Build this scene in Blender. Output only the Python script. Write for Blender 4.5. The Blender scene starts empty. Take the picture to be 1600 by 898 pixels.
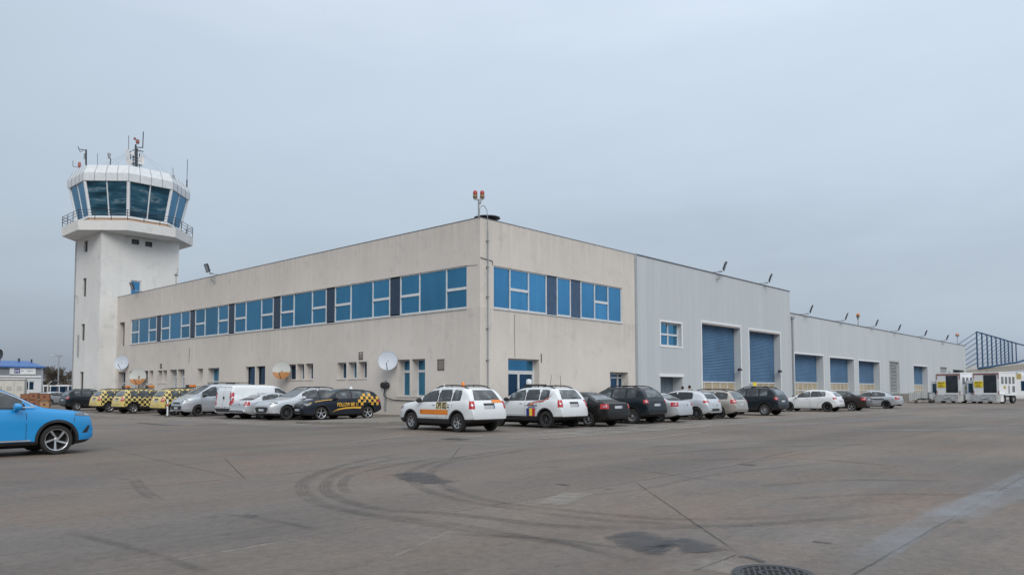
import bpy, bmesh, math, random
from mathutils import Vector, Matrix
from mathutils.bvhtree import BVHTree
random.seed(7)
C = bpy.context.scene.collection
R = math.radians
sin, cos, pi = math.sin, math.cos, math.pi

# ------------------------------------------------------------------ camera
CF, CP, CS, CT, CX, CY, CR, CH = 1170.84, .0514, 100.45, .7378, -29.925, -29.635, -.0024, 1.5
sc = bpy.context.scene
cam = bpy.data.cameras.new('camera'); co = bpy.data.objects.new('camera', cam); C.objects.link(co)
cam.sensor_width = 36; cam.lens = CF/1600*36; cam.shift_y = CS/1600; cam.clip_end = 3000; cam.clip_start = .1
_F = Vector((cos(CT), sin(CT), 0)); _R = Vector((sin(CT), -cos(CT), 0)); _U = Vector((0, 0, 1))
FW = _F*cos(CP)+_U*sin(CP); UP = -_F*sin(CP)+_U*cos(CP)
m = Matrix((_R, UP, -FW)).transposed().to_4x4()
m = m @ Matrix.Rotation(CR, 4, 'Z')
m.translation = Vector((CX, CY, CH)); co.matrix_world = m
sc.camera = co

def ray(px, py):                       # direction in which a point of the photograph lies
    x, y = px-800, py-449-CS
    x, y = x*cos(CR)+y*sin(CR), -x*sin(CR)+y*cos(CR)
    return FW*CF+_R*x-UP*y
EYE = Vector((CX, CY, CH))
def G(px, py, z=0): d = ray(px, py); return EYE+d*((z-CH)/d.z)
def PX(px, py, x0): d = ray(px, py); return EYE+d*((x0-CX)/d.x)
def PY(px, py, y0): d = ray(px, py); return EYE+d*((y0-CY)/d.y)
def PD(px, py, dep): d = ray(px, py); return EYE+d*(dep/CF)     # at a depth along the view axis

# ------------------------------------------------------------------ materials
def nt(name):
    mt = bpy.data.materials.new(name); mt.use_nodes = True
    n = mt.node_tree; b = n.nodes['Principled BSDF']; return mt, n, b
def noise(n, scale, detail=6, rough=.6, vec=None, stretch=None):
    t = n.nodes.new('ShaderNodeTexNoise'); t.inputs['Scale'].default_value = scale
    t.inputs['Detail'].default_value = detail; t.inputs['Roughness'].default_value = rough
    if vec is None:
        vec = n.nodes.new('ShaderNodeTexCoord').outputs['Object']
    if stretch:
        mp = n.nodes.new('ShaderNodeMapping'); mp.inputs['Scale'].default_value = stretch
        n.links.new(vec, mp.inputs['Vector']); vec = mp.outputs['Vector']
    n.links.new(vec, t.inputs['Vector']); return t.outputs['Fac']
def ramp(n, fac, stops):
    r = n.nodes.new('ShaderNodeValToRGB'); e = r.color_ramp.elements
    while len(e) < len(stops): e.new(.5)
    for i, (p, c) in enumerate(stops):
        e[i].position = p; e[i].color = (*c, 1) if len(c) == 3 else c
    n.links.new(fac, r.inputs['Fac']); return r.outputs['Color']
def mul(n, a, b, f=1.0, mode='MULTIPLY'):
    x = n.nodes.new('ShaderNodeMix'); x.data_type = 'RGBA'; x.blend_type = mode
    x.inputs['Factor'].default_value = f
    for s, v in ((6, a), (7, b)):
        if isinstance(v, tuple): x.inputs[s].default_value = (*v, 1)
        else: n.links.new(v, x.inputs[s])
    return x.outputs[2]
def mathn(n, op, a, b=0.0, c=None):
    x = n.nodes.new('ShaderNodeMath'); x.operation = op
    for i, v in enumerate((a, b) if c is None else (a, b, c)):
        if isinstance(v, (int, float)): x.inputs[i].default_value = v
        else: n.links.new(v, x.inputs[i])
    return x.outputs[0]
def bump(n, b, h, strength=.3, dist=.02):
    u = n.nodes.new('ShaderNodeBump'); u.inputs['Strength'].default_value = strength
    u.inputs['Distance'].default_value = dist
    n.links.new(h, u.inputs['Height']); n.links.new(u.outputs['Normal'], b.inputs['Normal'])
_M = {}
def mat(name, col, rough=.6, metal=0.0, vary=.12, nscale=3.0, coat=0.0, spec=.5, emit=None):
    if name in _M: return _M[name]
    mt, n, b = nt(name)
    f = noise(n, nscale)
    c = ramp(n, f, [(.25, tuple(max(0, v*(1-vary)) for v in col)), (.75, tuple(min(1, v*(1+vary)) for v in col))])
    n.links.new(c, b.inputs['Base Color'])
    b.inputs['Roughness'].default_value = rough; b.inputs['Metallic'].default_value = metal
    b.inputs['Coat Weight'].default_value = coat; b.inputs['Coat Roughness'].default_value = .04
    b.inputs['Specular IOR Level'].default_value = spec
    if emit: b.inputs['Emission Color'].default_value = (*emit[:3], 1); b.inputs['Emission Strength'].default_value = emit[3]
    _M[name] = mt; return mt

def paint(name, col, metal=0.0, dirt=.35):
    """car paint: clear coat over colour, road film low on the body"""
    if name in _M: return _M[name]
    mt, n, b = nt(name)
    g = n.nodes.new('ShaderNodeNewGeometry'); sx = n.nodes.new('ShaderNodeSeparateXYZ')
    n.links.new(g.outputs['Position'], sx.inputs[0])
    low = n.nodes.new('ShaderNodeMapRange'); low.inputs['From Min'].default_value = .95; low.inputs['From Max'].default_value = .2
    n.links.new(sx.outputs['Z'], low.inputs['Value'])
    nz = noise(n, 2.2, 8)
    f = mathn(n, 'MULTIPLY', mathn(n, 'MULTIPLY', low.outputs['Result'], nz), dirt*1.6)
    f = mathn(n, 'ADD', f, mathn(n, 'MULTIPLY', noise(n, 7, 8), .05))
    x = n.nodes.new('ShaderNodeMix'); x.data_type = 'RGBA'; x.inputs[6].default_value = (*col, 1); x.inputs[7].default_value = (.16, .145, .125, 1)
    n.links.new(f, x.inputs['Factor']); n.links.new(x.outputs[2], b.inputs['Base Color'])
    b.inputs['Metallic'].default_value = metal
    dk0 = max(col) < .1
    r = mathn(n, 'ADD', .14 if dk0 else .32, mathn(n, 'MULTIPLY', f, .6)); n.links.new(r, b.inputs['Roughness'])
    dk = max(col) < .1
    b.inputs['Coat Weight'].default_value = .0 if dk else .8; b.inputs['Coat Roughness'].default_value = .03; b.inputs['Specular IOR Level'].default_value = .34 if dk else .5
    _M[name] = mt; return mt

def checker_paint():
    """pale yellow body with black squares on the flanks, from the tail to the front door"""
    mt, n, b = nt('chequered_paint')
    tc = n.nodes.new('ShaderNodeTexCoord'); s = n.nodes.new('ShaderNodeSeparateXYZ'); n.links.new(tc.outputs['Object'], s.inputs[0])
    k = 1/.17
    a = mathn(n, 'ADD', mathn(n, 'FLOOR', mathn(n, 'MULTIPLY', s.outputs['X'], k)), mathn(n, 'FLOOR', mathn(n, 'MULTIPLY', s.outputs['Z'], k)))
    par = mathn(n, 'ABSOLUTE', mathn(n, 'MODULO', a, 2))
    side = mathn(n, 'GREATER_THAN', mathn(n, 'ABSOLUTE', s.outputs['Y']), .62)
    slope = mathn(n, 'ADD', s.outputs['X'], mathn(n, 'MULTIPLY', s.outputs['Z'], -.9))
    reg = mathn(n, 'LESS_THAN', slope, .35)
    rg2 = mathn(n, 'GREATER_THAN', s.outputs['X'], -1.93)
    f = mathn(n, 'MULTIPLY', mathn(n, 'MULTIPLY', par, side), mathn(n, 'MULTIPLY', reg, rg2))
    org = ramp(n, mathn(n, 'ADD', mathn(n, 'MULTIPLY', s.outputs['X'], .6), .35), [(.2, (.72, .58, .19)), (.9, (.74, .43, .07))])
    x = n.nodes.new('ShaderNodeMix'); x.data_type = 'RGBA'; n.links.new(org, x.inputs[6]); x.inputs[7].default_value = (.02, .019, .018, 1)
    n.links.new(f, x.inputs['Factor'])
    c = mul(n, x.outputs[2], ramp(n, noise(n, 3, 8), [(.3, (.78, .76, .74)), (.7, (1, 1, 1))]))
    n.links.new(c, b.inputs['Base Color']); b.inputs['Roughness'].default_value = .4; b.inputs['Coat Weight'].default_value = .4
    return mt

def window_glass(name, col, metal=.85, rough=.06, vary=.35):
    """reflecting solar glass: each pane is a little different and the reflection is slightly wavy"""
    if name in _M: return _M[name]
    mt, n, b = nt(name)
    oi = n.nodes.new('ShaderNodeObjectInfo')
    nz = noise(n, .35, 3)
    fold = noise(n, 2.2, 3, .6, None, (1, 1, .08))      # curtains and dim room edges seen through the glass
    f = mathn(n, 'ADD', mathn(n, 'MULTIPLY', oi.outputs['Random'], .36), mathn(n, 'ADD', mathn(n, 'MULTIPLY', nz, .38), mathn(n, 'MULTIPLY', fold, .42)))
    c = ramp(n, f, [(.15, tuple(v*(1-vary) for v in col)), (.85, tuple(min(1, v*(1+vary)) for v in col))])
    n.links.new(c, b.inputs['Base Color']); b.inputs['Metallic'].default_value = metal; b.inputs['Roughness'].default_value = rough
    bump(n, b, noise(n, 1.1, 2), .12, .03)
    _M[name] = mt; return mt

def plaster(name, col, dark=.72, runs=False):
    mt, n, b = nt(name)
    big = noise(n, .18, 9, .7)
    streak = noise(n, 1.0, 8, .65, stretch=(1.6, 1.6, .12))
    blot = noise(n, .9, 10, .75)
    fine = noise(n, 14, 6, .7)
    c = ramp(n, big, [(.3, tuple(v*.90 for v in col)), (.7, tuple(v*1.06 for v in col))])
    c = mul(n, c, ramp(n, streak, [(.28, (.86, .86, .87)), (.55, (1, 1, 1))]), .35)
    c = mul(n, c, ramp(n, blot, [(.28, (dark, dark, dark*1.02)), (.46, (1, 1, 1)), (.7, (1.0, .985, .97))]), .75)
    c = mul(n, c, ramp(n, fine, [(.3, (.9, .9, .9)), (.7, (1, 1, 1))]), .7)
    tc = n.nodes.new('ShaderNodeNewGeometry'); s = n.nodes.new('ShaderNodeSeparateXYZ'); n.links.new(tc.outputs['Position'], s.inputs[0])
    lo = n.nodes.new('ShaderNodeMapRange'); lo.inputs['From Min'].default_value = 0; lo.inputs['From Max'].default_value = 1.4
    n.links.new(mathn(n, 'ADD', s.outputs['Z'], mathn(n, 'MULTIPLY', streak, -.8)), lo.inputs['Value'])
    c = mul(n, c, ramp(n, lo.outputs['Result'], [(0, (.74, .73, .71)), (1, (1, 1, 1))]), .8)
    if runs:        # rain runs below the coping and below the window sills
        z = s.outputs['Z']; rn = noise(n, 1.0, 6, .7, tc.outputs['Position'], (3.2, 3.2, .10))
        def near(top, ln):
            m_ = n.nodes.new('ShaderNodeMapRange'); m_.inputs['From Min'].default_value = top-ln; m_.inputs['From Max'].default_value = top; n.links.new(z, m_.inputs['Value'])
            return mathn(n, 'MULTIPLY', m_.outputs['Result'], mathn(n, 'LESS_THAN', z, top))
        mk = mathn(n, 'ADD', near(11.3, 2.6), mathn(n, 'MULTIPLY', near(6.2, 2.2), .9))
        st = ramp(n, rn, [(.42, (1, 1, 1)), (.66, (0, 0, 0))])
        c = mul(n, c, ramp(n, mathn(n, 'MULTIPLY', mk, st), [(0, (1, 1, 1)), (1, (.85, .85, .855))]))
    n.links.new(c, b.inputs['Base Color']); b.inputs['Roughness'].default_value = .9; b.inputs['Specular IOR Level'].default_value = .2
    bump(n, b, mathn(n, 'ADD', fine, blot), .35, .02)
    return mt

def cladding(name, col, pitch=1.0):
    """coated sheet cladding with fine vertical joints every `pitch` metres"""
    mt, n, b = nt(name)
    g = n.nodes.new('ShaderNodeNewGeometry'); s = n.nodes.new('ShaderNodeSeparateXYZ'); n.links.new(g.outputs['Position'], s.inputs[0])
    u = mathn(n, 'ADD', s.outputs['X'], s.outputs['Y'])
    fr = mathn(n, 'FRACT', mathn(n, 'MULTIPLY', u, 1/pitch))
    j = mathn(n, 'LESS_THAN', mathn(n, 'ABSOLUTE', mathn(n, 'SUBTRACT', fr, .5)), .022)
    cell = mathn(n, 'FLOOR', mathn(n, 'ADD', mathn(n, 'MULTIPLY', u, 1/pitch), .5))
    wn = n.nodes.new('ShaderNodeTexWhiteNoise'); wn.noise_dimensions = '1D'; n.links.new(cell, wn.inputs['W'])
    c = ramp(n, wn.outputs['Value'], [(0, tuple(v*.975 for v in col)), (1, tuple(v*1.025 for v in col))])
    c = mul(n, c, ramp(n, noise(n, .5, 9, .7, stretch=(1, 1, .2)), [(.3, (.95, .95, .95)), (.65, (1, 1, 1))]))
    c = mul(n, c, ramp(n, j, [(0, (1, 1, 1)), (1, (.88, .88, .885))]), .8)
    n.links.new(c, b.inputs['Base Color']); b.inputs['Roughness'].default_value = .55
    bump(n, b, mathn(n, 'MULTIPLY', j, -1), .4, .02)
    return mt

def ground_mat():
    mt, n, b = nt('apron_concrete')
    g = n.nodes.new('ShaderNodeNewGeometry'); P = g.outputs['Position']
    big = noise(n, .06, 8, .65, P); mid = noise(n, .45, 9, .7, P); fine = noise(n, 9, 8, .75, P); grit = noise(n, 70, 3, .6, P)
    tone = noise(n, .11, 5, .6, P, (1, 2.0, 1))
    sp_ = n.nodes.new('ShaderNodeSeparateXYZ'); n.links.new(P, sp_.inputs[0])
    cid = mathn(n, 'ADD', mathn(n, 'FLOOR', mathn(n, 'MULTIPLY', mathn(n, 'ADD', sp_.outputs['X'], 12), 1/11.0)), mathn(n, 'MULTIPLY', mathn(n, 'FLOOR', mathn(n, 'MULTIPLY', mathn(n, 'ADD', sp_.outputs['Y'], 22.7), 1/10.0)), 7.13))
    wn_ = n.nodes.new('ShaderNodeTexWhiteNoise'); wn_.noise_dimensions = '1D'; n.links.new(cid, wn_.inputs['W'])
    c = ramp(n, big, [(.3, (.128, .112, .097)), (.52, (.162, .143, .126)), (.72, (.207, .189, .172))])
    c = mul(n, c, ramp(n, wn_.outputs['Value'], [(0, (.93, .93, .95)), (1, (1.07, 1.06, 1.04))]))
    c = mul(n, c, ramp(n, tone, [(.35, (.86, .92, 1.0)), (.65, (1.08, 1.0, .93))]), .55)
    c = mul(n, c, ramp(n, mid, [(.28, (.72, .72, .74)), (.5, (1, 1, 1)), (.75, (1.12, 1.11, 1.09))]), .8)
    c = mul(n, c, ramp(n, fine, [(.3, (.74, .74, .74)), (.5, (1, 1, 1)), (.7, (1.2, 1.19, 1.17))]), 1)
    c = mul(n, c, ramp(n, grit, [(.3, (.74, .74, .75)), (.5, (1, 1, 1)), (.7, (1.22, 1.21, 1.2))]), 1)
    dash = noise(n, 3.0, 6, .7, P, (.5, 2.2, 1))
    c = mul(n, c, ramp(n, dash, [(.30, (.70, .70, .72)), (.40, (1, 1, 1))]), .8)
    rust = noise(n, .25, 6, .7, P)
    c = mul(n, c, ramp(n, rust, [(.5, (1, 1, 1)), (.72, (1.10, .97, .90))]), 1)
    # long faint drive lanes running along the hangars
    lane = noise(n, .35, 6, .6, P, (.06, 1.0, 1))
    c = mul(n, c, ramp(n, lane, [(.36, (.80, .81, .83)), (.5, (1, 1, 1)), (.66, (1.14, 1.13, 1.12))]), .75)
    spot = n.nodes.new('ShaderNodeTexVoronoi'); spot.inputs['Scale'].default_value = .8; n.links.new(P, spot.inputs['Vector'])
    sp = mathn(n, 'ADD', spot.outputs['Distance'], mathn(n, 'MULTIPLY', fine, .16))
    c = mul(n, c, ramp(n, sp, [(.13, (.62, .62, .63)), (.19, (1, 1, 1))]), .7)
    # worn surface: pale scuffs stretched along the traffic, and patches where the skin has gone
    scuf = noise(n, 1.6, 10, .8, P, (.35, 1.3, 1))
    c = mul(n, c, ramp(n, scuf, [(.34, (.80, .79, .78)), (.48, (1, 1, 1)), (.60, (1, 1, 1)), (.74, (1.30, 1.28, 1.25))]), .8)
    n.links.new(c, b.inputs['Base Color'])
    rg = ramp(n, mid, [(.3, (.55, .55, .55)), (.6, (.82, .82, .82))]); n.links.new(rg, b.inputs['Roughness'])
    b.inputs['Specular IOR Level'].default_value = .22
    bump(n, b, mathn(n, 'ADD', mathn(n, 'MULTIPLY', fine, .7), mathn(n, 'MULTIPLY', grit, .4)), .5, .014)
    return mt

def stain(name, col, strength, lo=.35, hi=.65, nscale=2.0, stretch=None, rough=.8, ragged=False, tread=False):
    """see-through stain on the concrete; UV x runs 0..1 across, fades to both edges, y fades at the ends"""
    mt, n, b = nt(name)
    uv = n.nodes.new('ShaderNodeUVMap'); s = n.nodes.new('ShaderNodeSeparateXYZ'); n.links.new(uv.outputs['UV'], s.inputs[0])
    e = mathn(n, 'MULTIPLY', mathn(n, 'MULTIPLY', s.outputs['X'], mathn(n, 'SUBTRACT', 1, s.outputs['X'])), 4)
    e2 = mathn(n, 'MULTIPLY', mathn(n, 'MULTIPLY', s.outputs['Y'], mathn(n, 'SUBTRACT', 1, s.outputs['Y'])), 4)
    e2 = mathn(n, 'MINIMUM', mathn(n, 'MULTIPLY', e2, 2.5), 1)
    g = n.nodes.new('ShaderNodeNewGeometry')
    nz = ramp(n, noise(n, nscale, 9, .75, g.outputs['Position'], stretch), [(lo, (0, 0, 0)), (hi, (1, 1, 1))])
    f = mathn(n, 'MULTIPLY', mathn(n, 'MULTIPLY', mathn(n, 'MINIMUM', mathn(n, 'MULTIPLY', e, 1.6), 1), e2), nz)
    if ragged:      # the outline itself breaks up
        n2 = noise(n, nscale*2.5, 9, .75, g.outputs['Position'], stretch)
        k = mathn(n, 'ADD', mathn(n, 'MULTIPLY', mathn(n, 'MULTIPLY', e, e2), .95), mathn(n, 'MULTIPLY', n2, 2.4))
        f = ramp(n, mathn(n, 'SUBTRACT', k, 1.35), [(.28, (0, 0, 0)), (.48, (.6, .6, .6)), (.85, (1, 1, 1))])
    if tread:
        w_ = mathn(n, 'SINE', mathn(n, 'MULTIPLY', s.outputs['X'], 26)); f = mathn(n, 'MULTIPLY', f, mathn(n, 'ADD', .72, mathn(n, 'MULTIPLY', w_, .28)))
    f = mathn(n, 'MULTIPLY', f, strength)
    b.inputs['Base Color'].default_value = (*col, 1); b.inputs['Roughness'].default_value = rough
    n.links.new(f, b.inputs['Alpha']); return mt

M = {}
M['beige'] = plaster('beige_plaster', (.675, .63, .585), runs=True)
M['towerwall'] = plaster('tower_plaster', (.76, .76, .745), .7)
M['concrete'] = plaster('kerb_concrete', (.27, .255, .235), .5)
M['grey'] = cladding('grey_cladding', (.50, .535, .555))
M['greylow'] = cladding('light_grey_cladding', (.525, .56, .58), 1.2)
M['roofing'] = mat('roof_felt', (.12, .12, .125), .9)
M['capping'] = mat('metal_capping', (.12, .13, .15), .45, .3)
M['frame'] = mat('window_frame_white', (.62, .64, .66), .4)
M['pane'] = window_glass('blue_solar_glass', (.065, .235, .39), vary=.28)
M['paneR'] = window_glass('bright_blue_glass', (.07, .255, .455))
M['pane_dark'] = window_glass('dark_blue_glass', (.035, .09, .17))
def cab_glass():
    mt, n, b = nt('tower_cab_glass')    # wavy reflection painted into the colour as dark and pale streaks
    oi = n.nodes.new('ShaderNodeObjectInfo'); g = n.nodes.new('ShaderNodeNewGeometry')
    v = n.nodes.new('ShaderNodeVectorMath'); v.operation = 'ADD'; n.links.new(g.outputs['Position'], v.inputs[0]); n.links.new(oi.outputs['Random'], v.inputs[1])
    f = noise(n, .9, 3, .5, v.outputs[0], (.45, .45, 2.0))
    c = ramp(n, f, [(.30, (.015, .055, .085)), (.47, (.035, .12, .19)), (.58, (.07, .20, .30)), (.63, (.26, .36, .42)), (.67, (.05, .15, .23))])
    n.links.new(c, b.inputs['Base Color']); b.inputs['Metallic'].default_value = .55; b.inputs['Roughness'].default_value = .06; bump(n, b, f, .10, .05); return mt
M['cab'] = cab_glass()
M['opening'] = mat('dim_opening', (.022, .030, .038), .25, vary=.6, nscale=1.2)
M['infill'] = mat('dark_infill', (.018, .040, .075), .35, vary=.2)
M['infillR'] = mat('dark_blue_infill', (.04, .08, .15), .3, vary=.2)
M['black'] = mat('black_plastic', (.018, .018, .02), .5)
M['tyre'] = mat('tyre_rubber', (.022, .022, .022), .85, nscale=9)
M['rim'] = mat('alloy_rim', (.55, .56, .58), .3, .8)
M['rimdark'] = mat('dark_rim', (.09, .09, .10), .4, .6)
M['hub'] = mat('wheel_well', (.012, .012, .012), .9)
M['carglass'] = window_glass('car_glass', (.045, .058, .062), .35, .05, .5)
def car_glass():
    mt, n, b = nt('car_window_glass')   # dim seats and bright openings beyond show as patches
    g = n.nodes.new('ShaderNodeNewGeometry')
    c = ramp(n, noise(n, 2.6, 3, .55, g.outputs['Position'], (1, 1, 1.5)), [(.38, (.006, .009, .010)), (.52, (.02, .026, .03)), (.63, (.085, .105, .115)), (.72, (.17, .20, .21))])
    n.links.new(c, b.inputs['Base Color']); b.inputs['Roughness'].default_value = .35; b.inputs['Metallic'].default_value = 0
    b.inputs['Coat Weight'].default_value = 1; b.inputs['Coat Roughness'].default_value = .03; return mt
M['carglass'] = car_glass()
M['silvertrim'] = mat('silver_trim', (.6, .62, .64), .25, .7)
M['red'] = mat('tail_light_red', (.42, .012, .02), .2, coat=.7)
M['lamp'] = mat('headlight_clear', (.38, .41, .45), .18, .2, coat=.7)
M['lamphouse'] = mat('headlight_housing', (.13, .14, .155), .2, .3, coat=.8)
M['orange'] = mat('beacon_orange', (.75, .22, .02), .3, coat=.4)
M['yellow'] = mat('sign_yellow', (.80, .62, .03), .5)
M['yelwrap'] = mat('wrap_yellow', (.70, .40, .04), .35, coat=.4)
M['plate'] = mat('number_plate', (.52, .55, .58), .4, vary=.3, nscale=25)
M['bluetag'] = mat('plate_blue', (.02, .06, .3), .5)
M['steel'] = mat('galvanised_steel', (.34, .36, .38), .45, .5)
M['darksteel'] = mat('dark_steel', (.05, .055, .065), .5, .3)
M['bluesteel'] = mat('blue_painted_steel', (.025, .075, .16), .5)
M['white'] = mat('white_paint', (.74, .76, .78), .4, vary=.06)
M['whitedirty'] = mat('white_dirty', (.62, .62, .62), .55, vary=.25, nscale=1.2)
M['dish'] = mat('dish_grey', (.56, .61, .68), .4)
M['shutter'] = mat('blue_shutter', (.075, .165, .29), .55, .1, vary=.22, nscale=.7)
M['panelbeige'] = mat('beige_light_panel', (.40, .33, .22), .3, vary=.25, nscale=.7)
M['brown'] = mat('brown_crate', (.26, .12, .065), .8, vary=.25)
M['blueroof'] = mat('blue_sheet_roof', (.035, .12, .34), .45)
M['bark'] = mat('bark', (.11, .085, .065), .95)
M['twig'] = mat('twigs', (.095, .078, .06), .95)
M['hedge'] = mat('hedge_leaf', (.05, .06, .035), .9)
M['skin'] = mat('skin', (.48, .29, .21), .6)
M['jacket'] = mat('dark_jacket', (.018, .020, .03), .85)
M['trouser'] = mat('dark_trousers', (.02, .022, .028), .9)
M['hair'] = mat('dark_hair', (.015, .012, .010), .8)
M['iron'] = mat('cast_iron', (.05, .05, .055), .5, .6, vary=.35, nscale=12)
M['joint'] = stain('slab_joint', (.045, .04, .037), .72, .25, .5, 1.4)
M['crack'] = stain('slab_edge', (.40, .38, .36), .45, .45, .7, 1.8)
M['skid'] = stain('tyre_mark', (.055, .053, .053), .50, .34, .72, 1.3, tread=True)
M['oil'] = stain('oil_stain', (.045, .045, .05), .62, .28, .5, 1.3, rough=.5, ragged=True)
M['wet'] = stain('damp_streak', (.33, .35, .38), .42, .30, .72, .9, rough=.3)
M['line'] = stain('worn_line_paint', (.40, .395, .38), .6, .38, .62, 3.0)

# ------------------------------------------------------------------ mesh helpers
class MB:
    def __init__(s): s.v = []; s.f = []; s.m = []
    def add(s, vs, fs, mi=0, T=None):
        k = len(s.v); s.v += [tuple(T @ Vector(p)) if T else tuple(p) for p in vs]
        s.f += [tuple(k+i for i in f) for f in fs]; s.m += [mi]*len(fs); return s
    def box(s, a, b, mi=0, T=None):
        (x0, y0, z0), (x1, y1, z1) = a, b
        x0, x1 = min(x0, x1), max(x0, x1); y0, y1 = min(y0, y1), max(y0, y1); z0, z1 = min(z0, z1), max(z0, z1)
        vs = [(x, y, z) for z in (z0, z1) for y in (y0, y1) for x in (x0, x1)]
        return s.add(vs, [(0, 2, 3, 1), (4, 5, 7, 6), (0, 1, 5, 4), (2, 6, 7, 3), (0, 4, 6, 2), (1, 3, 7, 5)], mi, T)
    def tube(s, a, b, r, r2=None, n=8, mi=0, cap=True):
        a = Vector(a); b = Vector(b); r2 = r if r2 is None else r2
        d = (b-a); 
        if d.length < 1e-6: return s
        d.normalize(); u = d.orthogonal().normalized(); w = d.cross(u)
        vs = [a+(u*cos(2*pi*i/n)+w*sin(2*pi*i/n))*r for i in range(n)]+[b+(u*cos(2*pi*i/n)+w*sin(2*pi*i/n))*r2 for i in range(n)]
        fs = [(i, (i+1) % n, n+(i+1) % n, n+i) for i in range(n)]
        if cap: fs += [tuple(range(n-1, -1, -1)), tuple(range(n, 2*n))]
        return s.add(vs, fs, mi)
    def path(s, pts, r, n=6, mi=0):
        for a, b in zip(pts[:-1], pts[1:]): s.tube(a, b, r, n=n, mi=mi)
        return s
    def lathe(s, prof, n=24, axis='z', T=None, mi=0, closed=False):
        vs = []; 
        for (r, h) in prof:
            for i in range(n):
                a = 2*pi*i/n
                vs.append((r*cos(a), r*sin(a), h) if axis == 'z' else (r*cos(a), h, r*sin(a)))
        fs = []
        for k in range(len(prof)-1):
            for i in range(n):
                j = (i+1) % n
                q = (k*n+i, k*n+j, (k+1)*n+j, (k+1)*n+i)
                fs.append(q if axis == 'z' else q[::-1])
        return s.add(vs, fs, mi, T)
    def prism(s, poly, z0, z1, mi=0, T=None):
        n = len(poly); vs = [(x, y, z0) for x, y in poly]+[(x, y, z1) for x, y in poly]
        fs = [tuple(range(n-1, -1, -1)), tuple(range(n, 2*n))]+[(i, (i+1) % n, n+(i+1) % n, n+i) for i in range(n)]
        return s.add(vs, fs, mi, T)
    def build(s, name, mats, parent=None, smooth=None, fix=True):
        me = bpy.data.meshes.new(name); me.from_pydata([tuple(v) for v in s.v], [], s.f)
        for x in (mats if isinstance(mats, (list, tuple)) else [mats]): me.materials.append(x)
        for p, i in zip(me.polygons, s.m): p.material_index = i
        if fix:
            bm = bmesh.new(); bm.from_mesh(me); bmesh.ops.recalc_face_normals(bm, faces=bm.faces); bm.to_mesh(me); bm.free()
        if smooth:
            me.shade_smooth(); me.set_sharp_from_angle(angle=R(smooth))
        return link(name, me, parent)
def link(name, me, parent=None):
    o = bpy.data.objects.new(name, me); C.objects.link(o)
    if parent: o.parent = parent
    return o
def tag(o, label=None, cat=None, group=None, kind=None):
    if label: o['label'] = label
    if cat: o['category'] = cat
    if group: o['group'] = group
    if kind: o['kind'] = kind
    return o
def thing(name, label, cat, loc=(0, 0, 0), rz=0, group=None):
    o = bpy.data.objects.new(name, None); C.objects.link(o); o.location = loc; o.rotation_euler = (0, 0, rz)
    o.empty_display_size = .3
    return tag(o, label, cat, group)
def dup(root, loc, rz, label, group=None):
    def cp(o, par):
        c = o.copy(); C.objects.link(c); c.parent = par
        for ch in list(o.children): cp(ch, c)
        return c
    r = cp(root, None); r.location = loc; r.rotation_euler = (0, 0, rz); r['label'] = label
    if group: r['group'] = group
    return r
def structure(o): o['kind'] = 'structure'; return o

# wall sheet with openings; origin o, horizontal unit u, inward unit w
def wall(mb, o, u, w, L, H, ops, mi=0, z0=0, rev=None):
    o = Vector(o); u = Vector(u); w = Vector(w)
    xs = sorted({0, L, *[a for q in ops for a in (q[0], q[1])]}); zs = sorted({z0, H, *[a for q in ops for a in (q[2], q[3])]})
    P = lambda a, z, d=0: o+u*a+w*d+Vector((0, 0, z))
    for i in range(len(xs)-1):
        for j in range(len(zs)-1):
            a, b, c, d = xs[i], xs[i+1], zs[j], zs[j+1]
            if any(q[0] <= a+1e-6 and b <= q[1]+1e-6 and q[2] <= c+1e-6 and d <= q[3]+1e-6 for q in ops): continue
            mb.add([P(a, c), P(b, c), P(b, d), P(a, d)], [(0, 1, 2, 3)], mi)
    for q in ops:
        a, b, c, d, dep = q[:5]
        ring = [(a, c), (b, c), (b, d), (a, d)]
        for k in range(4):
            (p, z), (p2, z2) = ring[k], ring[(k+1) % 4]
            mb.add([P(p, z), P(p2, z2), P(p2, z2, dep), P(p, z, dep)], [(0, 1, 2, 3)], mi if rev is None else rev)

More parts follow.
